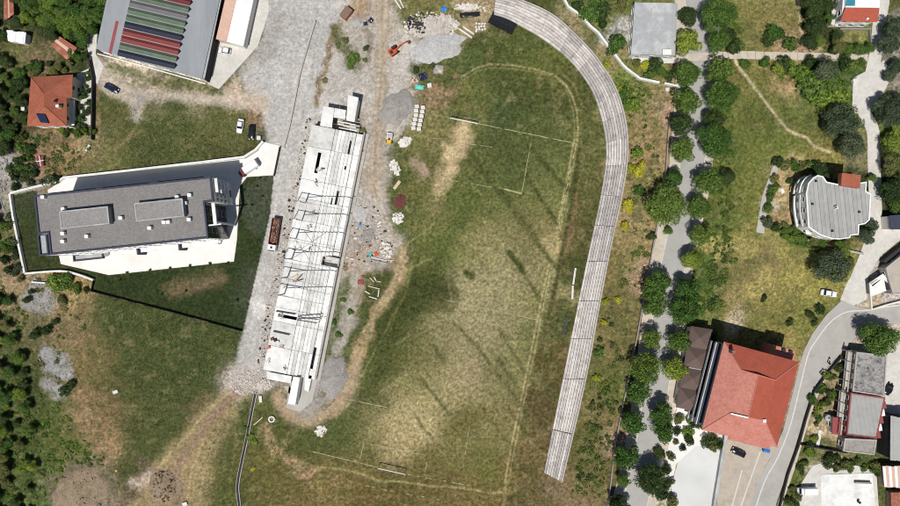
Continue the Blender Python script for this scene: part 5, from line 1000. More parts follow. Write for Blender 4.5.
def van(px, ang, label, paint_, cabm, length=6.0, width=2.1, height=2.5, base_z=.14):
    g = root('delivery_van', (0, 0), label, 'van'); l, w = length / 2, width / 2
    loft([(-l, w * .97, .45, height, .12), (l * .42, w * .97, .45, height, .12)]).build('cargo_box', M[paint_], g)
    loft([(l * .43, w * .94, .3, height * .86, .15), (l * .68, w * .94, .3, height * .8, .18), (l * .86, w * .9, .3, 1.25, .15), (l, w * .82, .36, .95, .12)]).build('cab', M[cabm], g, True)
    mb = MB(); z1 = height * .79; mb.add([(l * .685, -w * .8, z1), (l * .685, w * .8, z1), (l * .85, w * .8, 1.28), (l * .85, -w * .8, 1.28)] + [(l * .70, -w * .8, z1 + .03), (l * .70, w * .8, z1 + .03), (l * .865, w * .8, 1.31), (l * .865, -w * .8, 1.31)], [(0, 1, 2, 3), (7, 6, 5, 4), (0, 4, 5, 1), (2, 6, 7, 3), (1, 5, 6, 2), (3, 7, 4, 0)]).build('windscreen', M['glass'], g)
    for x in (l * .66, -l * .6):
        for s in (-1, 1): wheel(g, x, s * (w - .12), .36, .24)
    for s in (-1, 1):
        MB().box((l * .95, s * w * .6, .7), (.2, .34, .16)).build('headlight', M['lamp'], g); MB().box((-l - .01, s * w * .8, .9), (.06, .2, .3)).build('tail_light', M['taillamp'], g)
        MB().box((l * .66, s * (w + .1), 1.4), (.12, .2, .3)).build('wing_mirror', M['rubber'], g)
    finish(g, px, ang, height * .8); g.location.z = base_z; return g
van((247.5, 168.5), 214, 'white box van with maroon cab at the office plaza entrance', 'hull_white', 'hull_red', 6.4, 2.2, 2.8)
wv = van((808, 491.5), 181, 'white panel van parked beside the white flat building', 'hull_white', 'hull_white', 5.6, 2.0, 2.2, .115)
MB().tube([(-.2, 0, 2.18), (-.2, 0, 2.32)], .28, 10).build('roof_fan', M['rubber'], wv)
# tipper lorry on the gravel road
tk = root('tipper_truck', (0, 0), 'tipper truck with dirty red load bed and white cab on the gravel road', 'truck')
loft([(3.1, 1.2, .5, 2.6, .15), (4.6, 1.2, .5, 2.55, .2), (5.0, 1.1, .6, 1.5, .15)]).build('cab', M['hull_white'], tk)
MB().box((4.9, 0, 1.6), (.12, 1.9, .8)).build('windscreen', M['glass'], tk); MB().box((3.9, 0, 2.6), (.6, .6, .08)).build('roof_hatch', M['glass'], tk)
MB().box((-.9, 0, 1.05), (7.8, 2.3, .15)).build('bed_floor', M['brickbits'], tk)
for s in (-1, 1): MB().box((-.9, s * 1.18, 1.1), (7.8, .08, 1.1)).build('bed_side', M['hull_red'], tk)
for x in (-4.8, 2.95): MB().box((x, 0, 1.1), (.08, 2.3, 1.2)).build('bed_end', M['hull_red'], tk)
MB().box((-.4, 0, .7), (8.6, .9, .3)).build('chassis', M['dark_steel'], tk)
for x in (3.9, -2.2, -3.5):
    for s in (-1, 1): wheel(tk, x, s * 1.02, .5, .3)
lb = MB()
for k in range(60):
    lb.box((R.uniform(-4.4, 2.6), R.uniform(-.95, .95), 1.2), (R.uniform(.2, .9), R.uniform(.2, .5), R.uniform(.1, .55)), R.uniform(0, 3), .8)
lo = lb.build('load', M['soil'], tk); lo['kind'] = 'stuff'
MB().beam((2.4, -.5, 1.5), (-.6, .3, 1.6), .25, .2).build('load_pipe', M['hull_red'], tk); MB().beam((-3.8, .5, 1.5), (-.4, -.4, 1.7), .2, .2).build('load_pipe', M['wall_dark'], tk)
finish(tk, (274, 234.5), -99, 1.8); tk.location.z = -.01
# excavator
ex = root('excavator', (0, 0), 'orange tracked excavator with its arm over the gravel pad', 'excavator')
for s in (-1, 1):
    lt = [(-1.5, .25), (-1.7, .45), (-1.5, .75), (1.5, .75), (1.7, .45), (1.5, .25), (1.3, 0), (-1.3, 0)]
    mb = MB(); n_ = len(lt); y0, y1 = s * .75, s * 1.3
    mb.add([(x, y, z) for y in (y0, y1) for x, z in lt], [tuple(range(n_)), tuple(range(2 * n_ - 1, n_ - 1, -1))] + [(i, n_ + i, n_ + (i + 1) % n_, (i + 1) % n_) for i in range(n_)]).build('track', M['rubber'], ex)
MB().tube([(0, 0, .6), (0, 0, .95)], .7, 14).build('turntable', M['dark_steel'], ex)
loft([(-1.9, 1.0, .95, 1.7, .2), (-1.6, 1.2, .95, 1.9, .15), (.2, 1.2, .95, 1.8, .1), (.9, 1.1, .95, 1.5, .1)]).build('engine_house', M['orange'], ex)
cb = MB(); cb.box((.5, .65, .95), (1.6, 1.0, 1.7), 0, .92).build('cab', M['tarp'], ex); MB().box((.45, .65, 2.65), (1.4, .9, .06)).build('cab_roof', M['wall_dark'], ex)
MB().box((-1.0, -.2, 1.9), (1.1, 1.3, .08)).build('engine_cover', M['wall_dark'], ex)
for a, b, w in (((.8, -.25, 1.4), (2.7, -.25, 3.3), .4), ((2.7, -.25, 3.3), (5.0, -.25, 2.8), .36)): MB().beam(a, b, w, w * 1.2).build('boom', M['orange'], ex)
MB().beam((4.9, -.25, 2.9), (6.3, -.25, 1.0), .3, .35).build('dipper_arm', M['orange'], ex); MB().beam((1.2, -.25, 1.8), (3.4, -.25, 3.0), .14).build('ram', M['steel'], ex)
bk = [(6.1, 1.0), (6.7, .9), (6.8, .3), (6.2, .05), (5.8, .4)]; MB().add([(x, y, z) for y in (-.75, .25) for x, z in bk], [tuple(range(5)), tuple(range(9, 4, -1))] + [(i, 5 + i, 5 + (i + 1) % 5, (i + 1) % 5) for i in range(5)]).build('bucket', M['dark_steel'], ex)
finish(ex, (393.5, 50), 33, 1.5); ex.location.z = 0; ex.scale = (.85, .85, .85)
# site dumper
dp = root('site_dumper', (0, 0), 'small site dumper with yellow nose and white skip beside the dirt yard', 'dumper')
loft([(-1.5, .85, .5, 1.25, .15), (.3, .85, .5, 1.2, .1)]).build('skip', M['whiteroof'], dp); MB().box((-.6, 0, 1.15), (1.5, 1.4, .12)).build('skip_load', M['gravel'], dp)
loft([(.4, .75, .5, 1.2, .2), (1.2, .75, .5, 1.15, .25), (1.6, .5, .55, .95, .2)]).build('engine_hood', M['yellow'], dp); MB().box((.45, 0, 1.2), (.4, .5, .5)).build('seat', M['rubber'], dp)
for x in (-.9, 1.0):
    for s in (-1, 1): wheel(dp, x, s * .85, .42, .3)
finish(dp, (389.3, 138), -97, 1.0); dp.location.z = 0
# scooters
for px, a, lb in (((829.3, 360.6), 70, 'motor scooter parked by the kerb, the one next to the roadside shrub'), ((822.3, 371.6), 55, 'motor scooter parked by the kerb, the one next to the bare kerb end')):
    g = root('motor_scooter', (0, 0), lb, 'scooter')
    for x in (-.6, .62): wheel(g, x, 0, .27, .12)
    loft([(-.85, .16, .45, .75, .05), (-.3, .26, .35, .8, .08), (.1, .2, .3, .42, .04), (.4, .22, .3, .5, .05)]).build('body', M['hull_white'], g, True); MB().box((-.4, 0, .8), (.75, .32, .1)).build('seat', M['rubber'], g)
    MB().beam((.62, 0, .3), (.42, 0, 1.05), .14).build('fork', M['hull_black'], g); MB().beam((.42, -.36, 1.05), (.42, .36, 1.05), .07).build('handlebar', M['rubber'], g); MB().box((.5, 0, .7), (.12, .45, .5)).build('leg_shield', M['hull_white'], g)
    MB().box((-.85, 0, .85), (.5, .5, .45)).build('top_box', M['hull_black'], g); finish(g, px, a, .7); g.location.z = .225
# waste container
bn = root('waste_container', (0, 0), 'bright blue wheeled waste container under the red block eave', 'container')
MB().add([(s * x, t_ * y, z) for z, x, y in ((.25, .75, .45), (1.05, .9, .6)) for s, t_ in ((-1, -1), (1, -1), (1, 1), (-1, 1))], [(3, 2, 1, 0), (4, 5, 6, 7), (0, 1, 5, 4), (1, 2, 6, 5), (2, 3, 7, 6), (3, 0, 4, 7)]).build('bin_body', M['bluebin'], bn)
MB().tube([(-.92, 0, 1.05), (.92, 0, 1.05)], .6, 12).build('lid', M['bluebin'], bn)
for x in (-.6, .6):
    for s in (-1, 1): MB().tube([(x, s * .4 - .04, .12), (x, s * .4 + .04, .12)], .12, 8).build('castor', M['rubber'], bn)
finish(bn, (766, 450.5), -14, 1.0); bn.location.z = .12

# ------------------------------------------------------------------ heaps, rubble and site clutter
def chunk_mesh(name, pts, m):
    """pts: n x (x, y, z, size); one mesh of broken lumps"""
    pts = np.array(pts); n_ = len(pts); base = np.array([(-1, -1, -1), (1, -1, -1), (1, 1, -1), (-1, 1, -1), (-1, -1, 1), (1, -1, 1), (1, 1, 1), (-1, 1, 1)]) * .5
    sc = NR.uniform(.5, 1.3, (n_, 1, 3)) * pts[:, None, 3:4]; sc[:, :, 2] *= .6
    v = base[None] * sc * NR.uniform(.65, 1.1, (n_, 8, 1)); an = NR.uniform(0, 6.28, n_); co, si = np.cos(an)[:, None], np.sin(an)[:, None]
    vx = v[:, :, 0] * co - v[:, :, 1] * si; vy = v[:, :, 0] * si + v[:, :, 1] * co; V = np.stack([vx + pts[:, 0:1], vy + pts[:, 1:2], v[:, :, 2] + pts[:, 2:3]], -1).reshape(-1, 3)
    fb_ = np.array([(3, 2, 1, 0), (4, 5, 6, 7), (0, 1, 5, 4), (1, 2, 6, 5), (2, 3, 7, 6), (3, 0, 4, 7)]); F = (fb_[None] + np.arange(n_)[:, None, None] * 8).reshape(-1, 4)
    me = bpy.data.meshes.new(name); me.from_pydata(V.tolist(), [], F.tolist()); me.materials.append(m); return me
def inside(poly, x, y):
    c = False
    for i in range(len(poly)):
        (ax, ay), (bx, by) = poly[i - 1], poly[i]
        if (ay > y) != (by > y) and x < (bx - ax) * (y - ay) / (by - ay) + ax: c = not c
    return c
def scatter(px, n_):
    xs, ys = [p[0] for p in px], [p[1] for p in px]; out = []
    while len(out) < n_:
        x, y = R.uniform(min(xs), max(xs)), R.uniform(min(ys), max(ys))
        if inside(px, x, y): out.append((x, y))
    return out
def rubble_stuff(label, px, n_, m, smin=.12, smax=.5, name='rubble'):
    pts = []
    for p in scatter(px, n_):
        x, y = W(p); s = smin + (smax - smin) * R.random() ** 2.5; pts.append((x, y, gz(x, y) + s * .15, s))
    o = link_mesh(name, chunk_mesh(name, pts, m)); props(o, label, 'rubble', kind='stuff'); return o
WS = [ST(-5, -6), ST(40, -7), ST(100, -8), ST(160, -9), ST(220, -9), ST(252, -6), ST(252, -1), ST(-5, -1)]
rubble_stuff('pale concrete rubble strewn along the back of the grandstand', WS, 1800, M['rubble'], .08, .55); rubble_stuff('broken red brick strewn along the back of the grandstand', WS, 160, M['brickbits'], .1, .4); rubble_stuff('dark scrap strewn along the back of the grandstand', WS, 200, M['wall_dark'], .15, .8)
rubble_stuff('pale rubble around the south end of the gravel road', [(232, 376), (262, 368), (268, 392), (244, 396), (228, 388)], 900, M['rubble'], .1, .6)
rubble_stuff('pale rubble spread before the grandstand front', [(352, 205), (372, 200), (392, 232), (392, 262), (370, 262), (340, 270), (344, 240)], 420, M['rubble'], .1, .7)
rubble_stuff('dark scrap spread before the grandstand front', [(352, 205), (372, 200), (392, 232), (392, 262), (370, 262), (340, 270), (344, 240)], 150, M['wall_dark'], .1, .7)
rubble_stuff('white broken slabs around the northern rubble heap', [(402, 22), (420, 10), (448, 12), (458, 24), (456, 36), (430, 34), (410, 34)], 150, M['whitebit'], .15, 1.1); rubble_stuff('dark scrap around the northern rubble heap', [(404, 20), (424, 12), (440, 16), (440, 30), (410, 32)], 70, M['wall_dark'], .2, 1.1); rubble_stuff('white scraps along the northern end of the pitch', [(454, 4), (490, 6), (490, 12), (454, 10)], 70, M['whitebit'], .15, .8)
rubble_stuff('loose stones on the building site yard', [(345, 20), (410, 20), (408, 100), (400, 130), (372, 190), (362, 180), (366, 110), (330, 100)], 260, M['gravel'], .08, .4)
rubble_stuff('loose grey rock on the western slope', [(24, 285), (50, 280), (58, 310), (34, 322)], 260, M['rock'], .1, .5); rubble_stuff('loose grey rock below the western gardens', [(38, 352), (70, 350), (78, 378), (60, 405), (44, 384)], 300, M['rock'], .1, .5)
rubble_stuff('broken stone along the slope path west of the office lawn', [(-6, 140), (12, 140), (16, 180), (10, 215), (-6, 215)], 260, M['rock'], .15, .8)
rubble_stuff('rubble beside the narrow northern verge', [(322, 40), (332, 40), (318, 104), (310, 104)], 90, M['rubble'], .1, .6)
def heap(px, rx, ry, ang, h, m, label, cat='heap', chunks=0, cm='rubble', name='gravel_heap', flat=.0, csize=(.2, .7), cms=None):
    cx, cy = W(px); r = root(name, (cx, cy), label, cat); n_, k = 40, 12; vs = [(cx, cy, h * .95)]; fs = []; ca, sa = math.cos(math.radians(ang)), math.sin(math.radians(ang)); ph = [R.uniform(0, 6.28) for _ in range(4)]
    hz = lambda f, i: R.uniform(-.13, .13) + h * ((1 - f) ** (.55 if flat else 1) * (1 - .25 * f)) * (1 + .25 * math.sin(3 * i / n_ * 6.28 + ph[0]) * f) + R.uniform(-.07, .07) * h - .12 * (f > .96)
    for j in range(1, k + 1):
        f = j / k
        for i in range(n_):
            a = 2 * math.pi * i / n_; rad = f * (1 + .13 * math.sin(2 * a + ph[1]) + .09 * math.sin(5 * a + ph[2]) + .05 * math.sin(9 * a + ph[3])) + R.uniform(-.045, .045) * f
            x, y = rx * rad * math.cos(a), ry * rad * math.sin(a); vs.append((cx + x * ca - y * sa, cy + x * sa + y * ca, max(hz(f, i), -.15) if j < k else -.15))
    for i in range(n_): fs.append((0, 1 + i, 1 + (i + 1) % n_))
    for j in range(k - 1):
        for i in range(n_): a, b = 1 + j * n_ + i, 1 + j * n_ + (i + 1) % n_; fs.append((a, a + n_, b + n_, b))
    MB().add(vs, fs).build('mound', m, r, True)
    if chunks:
        pts = []
        for _ in range(chunks):
            a, f = R.uniform(0, 6.28), math.sqrt(R.random()) * .95; x, y = rx * f * math.cos(a), ry * f * math.sin(a); s = R.uniform(*csize); pts.append((x * ca - y * sa, x * sa + y * ca, max(.05, h * (1 - f) ** (.55 if flat else 1) * (1 - .25 * f)) + s * .12, s))
        o = link_mesh('loose_lumps', chunk_mesh('loose_lumps', pts, M[cm]), None, r); o['kind'] = 'stuff'
    return r
heap((438, 47), 8.8, 4.2, 8, .9, M['gravel'], 'wide flat pad of pale crushed gravel beside the excavator', flat=1, chunks=120, cm='gravel', csize=(.1, .35))
heap((433, 26), 7.4, 3.2, 12, .6, M['rubble'], 'long heap of white demolition rubble north of the gravel pad', 'rubble', 520, 'rubble', 'rubble_heap', 1, (.12, .9))
heap((420, 27), 3.0, 2.2, 0, .7, M['rubble'], 'small rubble heap with dark sheets beside the excavator bucket', 'rubble', 90, 'wall_dark', 'rubble_heap', 1, (.2, .8))
heap((397, 108), 5.6, 5.0, 40, 1.3, M['gravel_d'], 'round heap of dark grey grit beside the white block pallets', flat=1, chunks=60, cm='gravel_d', csize=(.1, .3))
heap((334, 376), 4.2, 6.4, -22, 1.5, M['gravel_d'], 'oval heap of grey grit south east of the grandstand', flat=1, chunks=60, cm='gravel', csize=(.1, .3))
heap((358.5, 213), 2.6, 2.6, 0, .7, M['gravel'], 'round pale sand heap close to the grandstand front', flat=1)
heap((367.5, 236), 2.2, 2.4, 0, .9, M['wall_grey'], 'round dark mortar heap close to the grandstand front', flat=1, chunks=30, cm='wall_dark', csize=(.1, .3))
heap((400, 201), 1.7, 2.4, -10, .9, M['brickbits'], 'heap of dark red bricks on the grass', 'bricks', 120, 'brickbits', 'brick_heap', 0, (.2, .45))
heap((414, 80.5), 1.2, 1.0, 0, .6, M['rust'], 'little orange brown sand heap beside the teal sheet', 'heap', 20, 'rubble', 'sand_heap', 0)
heap((395, 168), 1.38, 2.64, 20, .2, M['soil'], 'pile of white broken slabs east of the dirt yard', 'rubble', 90, 'whitebit', 'rubble_heap', 0, (.15, .8))
heap((398, 218), 1.84, 1.87, 0, .2, M['soil'], 'pile of white broken panels below the dark red bricks', 'rubble', 80, 'whitebit', 'rubble_heap', 0, (.15, .8))
heap((405, 142), 2.2, 1.4, 30, .5, M['rubble'], 'spread of pale rubble below the white block pallets', 'rubble', 90, 'whitebit', 'rubble_heap', 1, (.2, .8))
heap((321, 431), 1.95, 1.65, 40, .2, M['soil'], 'white rubble pile on the grass south of the grandstand', 'rubble', 60, 'whitebit', 'rubble_heap', 0, (.15, .9))
heap((386, 250), 1.72, 2.64, 25, .2, M['soil'], 'mixed pile of pale planks and scrap by the track bend', 'rubble', 90, 'whitebit', 'rubble_heap', 0, (.15, .8))
heap((345, 267), 1.0, 1.3, 0, .9, M['soil'], 'small brown soil heap at the grandstand front wall', 'heap', 12, 'soil', 'soil_heap')
heap((265, 384), 2.4, 1.8, 0, .8, M['rubble'], 'pale rubble heap at the south west grandstand corner', 'rubble', 110, 'rubble', 'rubble_heap', 0, (.2, .9))
heap((80, 492), 8.5, 7.0, 0, .9, M['soil'], 'broad brown earth mound at the southern edge', 'heap', 40, 'soil', 'soil_heap', 1)
heap((165, 486), 4.6, 5.0, 0, .8, M['soil'], 'dark brush covered earth mound beside the dirt track', 'heap', 120, 'bark', 'soil_heap', 1, (.15, .6))
heap((468, 7), 4.0, .9, 2, .35, M['rubble'], 'row of pale debris at the northern end of the terrace', 'rubble', 60, 'whitebit', 'rubble_heap', 0, (.2, .7))
def pallet(px, ang, label, nrow, ncol, m='whitebit', s=(1.15, .85, .9), name='block_pallet', group=None, gap=.12):
    x, y = W(px, .6); g = root(name, (0, 0), label, 'pallet', group); MB().box((0, 0, 0), (s[0] * .95, s[1] * .95, .14)).build('pallet_base', M['timber'], g)
    for i in range(nrow):
        for j in range(ncol):
            MB().box(((i - (nrow - 1) / 2) * s[0] / nrow, (j - (ncol - 1) / 2) * s[1] / ncol, .14), (s[0] / nrow * .93, s[1] / ncol * .93, s[2] + R.uniform(-.05, .05))).build('block', M[m], g)
    g.location = (x, y, gz(x, y)); g.rotation_euler = (0, 0, math.radians(ang)); return g
ORD = ['first', 'second', 'third', 'fourth', 'fifth', 'sixth', 'seventh', 'eighth', 'ninth', 'tenth', 'eleventh', 'twelfth', 'thirteenth', 'fourteenth', 'fifteenth', 'sixteenth', 'seventeenth']
for i in range(6):
    for j in range(2): pallet((417.3 + j * 5.4 - i * .75 + R.uniform(-.4, .4), 106.6 + i * 4.3 + j * 1.0), 8 + R.uniform(-8, 8), 'white block pallet, %s column, %s from the teal sheet' % ('grit heap side' if j == 0 else 'pitch side', ORD[i]), 1, 2, s=(1.35, 1.1, 1.0), group='white block pallets in a double row')
for i in range(13): pallet((477 + (i % 4) * 2.7 + R.uniform(-.8, .8) - (i // 4) * .3, 23.6 + (i // 4) * 2.7 + R.uniform(-.6, .6)), R.uniform(0, 80), 'small white block stack lying on the grass below the terrace end', 1, 1, s=(.62, .55, .5), group='small white block stacks', name='block_stack')
def board(px1, px2, w, h, m, label, name='timber_beam', cat='beam', z=0.02, group=None, battens=2):
    a, b = Vector(W(px1)), Vector(W(px2)); c = (a + b) / 2; g = root(name, tuple(c), label, cat, group, z=max(0, gz(*c)))
    MB().beam((*a, g.location.z + .1 + h / 2), (*b, g.location.z + .1 + h / 2), w, h).build('board', M[m], g)
    for k in range(battens): p = a.lerp(b, (k + .5) / battens); d = (b - a).normalized(); nn = Vector((-d.y, d.x)) * w * .6; MB().beam((*(p - nn), g.location.z + .04), (*(p + nn), g.location.z + .04), .12, .12).build('batten', M['timber'], g)
    return g
board((459, 29), (472, 38), .5, .3, 'whitebit', 'white beam, the outer one of the pair beside the gravel pad'); board((463, 27), (474, 34.5), .5, .3, 'whitebit', 'white beam, the inner one of the pair beside the gravel pad')
board((575.4, 268), (573, 284.5), .5, .25, 'whitebit', 'white board lying beside the terrace, the longer straight one', 'advert_board', 'board'); board((572.6, 285.5), (572.2, 299), .55, .25, 'whitebit', 'white board lying beside the terrace, the one nearer the dark board', 'advert_board', 'board')
board((566.6, 317), (562.8, 334), .5, .2, 'navy', 'dark blue grey board lying beside the terrace', 'advert_board', 'board')
board((395, 0), (401, 9), .45, .2, 'whitebit', 'white plank on the northern grass beside the dirt yard, the wider one'); board((399, -2), (403.5, 8), .35, .2, 'whitebit', 'thin white plank on the northern grass beside the dirt yard')
board((254, 425), (263, 417), .3, .15, 'timber', 'pale pole lying on grass beside the concrete ring', 'timber_pole', 'pole'); board((260.6, 395.5), (261.2, 402), .9, .5, 'whitebit', 'white trough lying beside the drain channel', 'trough', 'trough')
board((370, 260), (386, 263), .3, .2, 'steel', 'long grey steel bar by the mixed scrap pile', 'steel_bar', 'bar'); board((371, 257), (387, 261), .3, .2, 'whitebit', 'long white bar by the mixed scrap pile', 'steel_bar', 'bar')
board((394, 189), (400, 181), .9, .15, 'timber', 'pale timber sheet lying below the white slab pile', 'timber_sheet', 'board')
for i, (a, b) in enumerate((((368, 286), (380, 289)), ((369, 296.5), (377, 299)), ((379, 290), (378, 297)), ((370, 277.5), (374, 282)), ((374, 277), (377, 282)), ((365, 291), (370, 294)), ((376, 281), (381, 282)))):
    board(a, b, .28, .18, 'whitebit' if i % 3 else 'timber', 'whitewashed timber lying in the loose frame on dark grass', 'timber_beam', 'beam', group='timbers of the loose frame')
for i in range(22):
    a = R.uniform(0, 6.28); x, y = R.choice([(R.uniform(405, 455), R.uniform(13, 38)), (R.uniform(352, 392), R.uniform(205, 262))]); l = R.uniform(3, 7)
    board((x, y), (x + l * math.cos(a), y + l * math.sin(a) * .6), R.uniform(.2, .5), R.uniform(.08, .25), R.choice(['whitebit', 'whitebit', 'timber', 'dark_steel', 'steel']), 'loose board lying among the site rubble', 'loose_board', 'board', group='loose boards among the rubble')
# concrete ring
x, y = W((272, 419)); rg = root('concrete_ring', (x, y), 'white concrete well ring lying on the grass', 'ring'); mb = MB(); c16 = [(math.cos(k * math.pi / 10), math.sin(k * math.pi / 10)) for k in range(20)]
mb.ring([(x + 1.0 * c, y + 1.0 * s) for c, s in c16], [(x + .62 * c, y + .62 * s) for c, s in c16], -.1, .6); mb.build('ring_wall', M['whitebit'], rg); MB().tube([(x, y, -.1), (x, y, .12)], .6, 16).build('ring_floor', M['soil'], rg)
# black membrane rolls and tarpaulins
A, B = Vector(W((489, 20))), Vector(W((513, 32.5))); d = (B - A).normalized(); nn = Vector((-d.y, d.x)); mr_ = root('membrane_stack', tuple((A + B) / 2), 'black tarpaulin over stacked membrane rolls below the terrace end', 'tarpaulin')
MB().prism([tuple(A - nn * .4), tuple(B - nn * .2), tuple(B + nn * 3.0), tuple(A + nn * 2.7)], -.1, [.55, .5, .42, .5]).build('tarpaulin', M['tarp'], mr_)
for k in range(11):
    p = A.lerp(B, (k + .5) / 11) - nn * .35; MB().tube([(p.x + nn.x * 1.1, p.y + nn.y * 1.1, .36), (p.x - nn.x * R.uniform(.3, .7), p.y - nn.y * .5, .33)], .34, 9).build('roll', M['tarp'], mr_)
def tarp(px, size, ang, m, label, name='tarpaulin', h=.35):
    x, y = W(px); g = root(name, (0, 0), label, name.replace('_', ' '), z=0); n_ = 7; vs = []; fs = []
    for i in range(n_):
        for j in range(n_): u, v = i / (n_ - 1) - .5, j / (n_ - 1) - .5; e = max(abs(u), abs(v)) * 2; vs.append((u * size[0] * R.uniform(.95, 1.05), v * size[1] * R.uniform(.95, 1.05), (h * (1 - e ** 4) + R.uniform(-.05, .05)) if e < .99 else 0))
    for i in range(n_ - 1):
        for j in range(n_ - 1): k = i * n_ + j; fs.append((k, k + n_, k + n_ + 1, k + 1))
    MB().add(vs, fs).build('sheet', M[m], g); MB().box((0, 0, 0), (size[0] * .7, size[1] * .7, h * .7)).build('covered_stack', M['timber'], g); g.location = (x, y, gz(x, y)); g.rotation_euler = (0, 0, math.radians(ang)); return g
tarp((470, 14.5), (6.2, 1.5), 4, 'tarp', 'flat black tarpaulin strip on grass beside the debris row', h=.2); tarp((423, 76.5), (2.2, 2.2), 20, 'hull_blue', 'navy blue tarpaulin bundle beside the gravel pad'); tarp((419.5, 87), (2.6, 1.4), -10, 'teal', 'bright teal plastic sheet on the grass'); 
tm = tarp((438.5, 69.5), (2.9, 2.6), -6, 'wall_grey', 'dark grey square mat with a white bar on it', 'ground_mat', .1); bo = MB().beam((-.7, .5, .2), (.7, -.4, .2), .14, .1).build('bar', M['whitebit']); bo.parent = tm
tarp((356.5, 22.5), (2.6, 2.2), 30, 'metalroof2', 'pale blue grey tarpaulin beside the northern verge'); tarp((371, 20), (1.6, 1.4), 50, 'hull_blue', 'small navy tarpaulin beside the dirt yard entrance'); tarp((365.5, 23.5), (1.3, 1.2), 10, 'solar', 'small blue sheet next to the navy tarpaulin', 'plastic_sheet')
tarp((444, 8.8), (1.7, 1.3), 20, 'bluebin', 'bright blue plastic sheet at the rubble heap edge', 'plastic_sheet'); tarp((410, 25), (1.6, 3.2), 15, 'tarp', 'black sheet draped over the small rubble heap', 'plastic_sheet'); tarp((370, 255), (1.4, 1.1), 20, 'teal', 'small teal sheet at the scrap pile by the track bend', 'plastic_sheet')
tarp((360.8, 282), (1.9, 1.5), 0, 'red_sheet', 'faded pink plastic sheet beside the loose timber frame', 'plastic_sheet'); tarp((363, 276.5), (.9, .9), 0, 'red_sheet', 'tiny pink plastic sheet above the larger pink one', 'plastic_sheet'); tarp((376, 254), (1.2, 1.4), 30, 'orange', 'orange sheet on the scrap pile by the track bend', 'plastic_sheet')
def small_box(px, s, m, label, name, cat, ang=0, lid=None, z=None):
    x, y = W(px, s[2] / 2); g = root(name, (x, y), label, cat, z=gz(x, y) if z is None else z); zz = g.location.z
    MB().box((x, y, zz - .05), (s[0], s[1], s[2]), math.radians(ang)).build('body', M[m], g); MB().box((x, y, zz + s[2] - .05), (s[0] * 1.06, s[1] * 1.06, .07), math.radians(ang)).build('lid', M[lid or m], g); return g
small_box((429.5, 85.5), (1.2, 1.2, .9), 'whitebit', 'white water tank box beside the teal sheet', 'water_tank', 'tank', 10)
sc_ = small_box((346.5, 13.5), (3.3, 2.2, 2.1), 'rust', 'rusty brown site container beside the gravel road', 'site_container', 'container', 52, 'wall_brick')
x, y = W((346.5, 13.5), 1); MB().box((x + .9, y + 1.25, .3), (.1, 1.4, 1.6), math.radians(52)).build('door', M['wall_dark'], sc_)
tb_ = root('water_barrel', W((360, 224.5)), 'bright blue water barrel beside the sand heap', 'barrel'); x, y = W((360, 224.5)); MB().tube([(x, y, -.02), (x, y, .3), (x, y, .6), (x, y, .9)], [.36, .42, .42, .36], 14).build('barrel_body', M['bluebin'], tb_); MB().tube([(x, y, .9), (x, y, .95)], .38, 14).build('lid', M['bluebin'], tb_)
mt = root('garden_stand', W((40, 161)), 'maroon topped garden stand with white cross bars on the slope', 'stand'); x, y = W((40, 161), 1)
for s in (-1, 1):
    for t_ in (-1, 1): MB().box((x + s * .55, y + t_ * .85, .9), (.9, 1.4, .1), .15).build('top_panel', M['maroon_sheet'], mt); MB().box((x + s * .95, y + t_ * 1.4, -.1), (.1, .1, 1.0), .15).build('leg', M['frame'], mt)
MB().box((x, y, 1.0), (.22, 3.2, .08), .15).build('cross_bar', M['frame'], mt); MB().box((x, y, 1.09), (2.3, .22, .08), .15).build('cross_bar', M['frame'], mt)
board((86, 151), (90, 145), .7, .2, 'whitebit', 'bent white sheet on the grass below the terracotta house', 'metal_sheet', 'sheet')
for p, lb in (((24.8, 102), 'upper'), ((23.6, 109), 'lower')): small_box(p, (1.0, 1.0, .9), 'whitebit', 'white garden box beside the house, the %s of two' % ('one nearer the roof corner' if lb == 'upper' else 'one nearer the wall end'), 'garden_box', 'box')
small_box((259, 138), (1.1, 1.1, 1.0), 'whitebit', 'white utility box at the plaza entrance corner', 'utility_box', 'box'); small_box((855, 80.5), (1.6, 1.1, 1.0), 'whitebit', 'white utility box where the eastern lane widens', 'utility_box', 'box', 20); small_box((667, 89.5), (1.0, 1.0, .9), 'whitebit', 'white utility box below the short wall end', 'utility_box', 'box')
tarp((782.5, 190.5), (1.0, 1.6), 20, 'whiteroof', 'white sheet on the tan yard lawn', 'plastic_sheet'); tarp((116, 471), (.6, .6), 0, 'yellow', 'tiny yellow sheet on the southern weeds', 'plastic_sheet', .1); small_box((185, 504), (1.3, 1.0, .6), 'whitebit', 'white block at the foot of the dirt track', 'stone_block', 'block', 20); small_box((115.5, 392), (1.4, .9, .3), 'plaza', 'flat pale stone on the southern field', 'stone_block', 'block', 20)
gt = root('garden_tank', W((828.5, 418)), 'shiny round water tank beside the small red annexe', 'tank'); x, y = W((828.5, 418), 1.5); MB().tube([(x, y, -.1), (x, y, 1.5), (x, y, 1.75)], [.95, .95, .3], 16).build('tank_body', M['flatroof'], gt); MB().tube([(x, y, 1.75), (x, y, 1.85)], .25, 10).build('lid', M['navy'], gt)
board((817, 447), (820, 430), 1.0, .12, 'whitebit', 'pale stepping path slab row in the small garden', 'garden_slab', 'slab', battens=4)
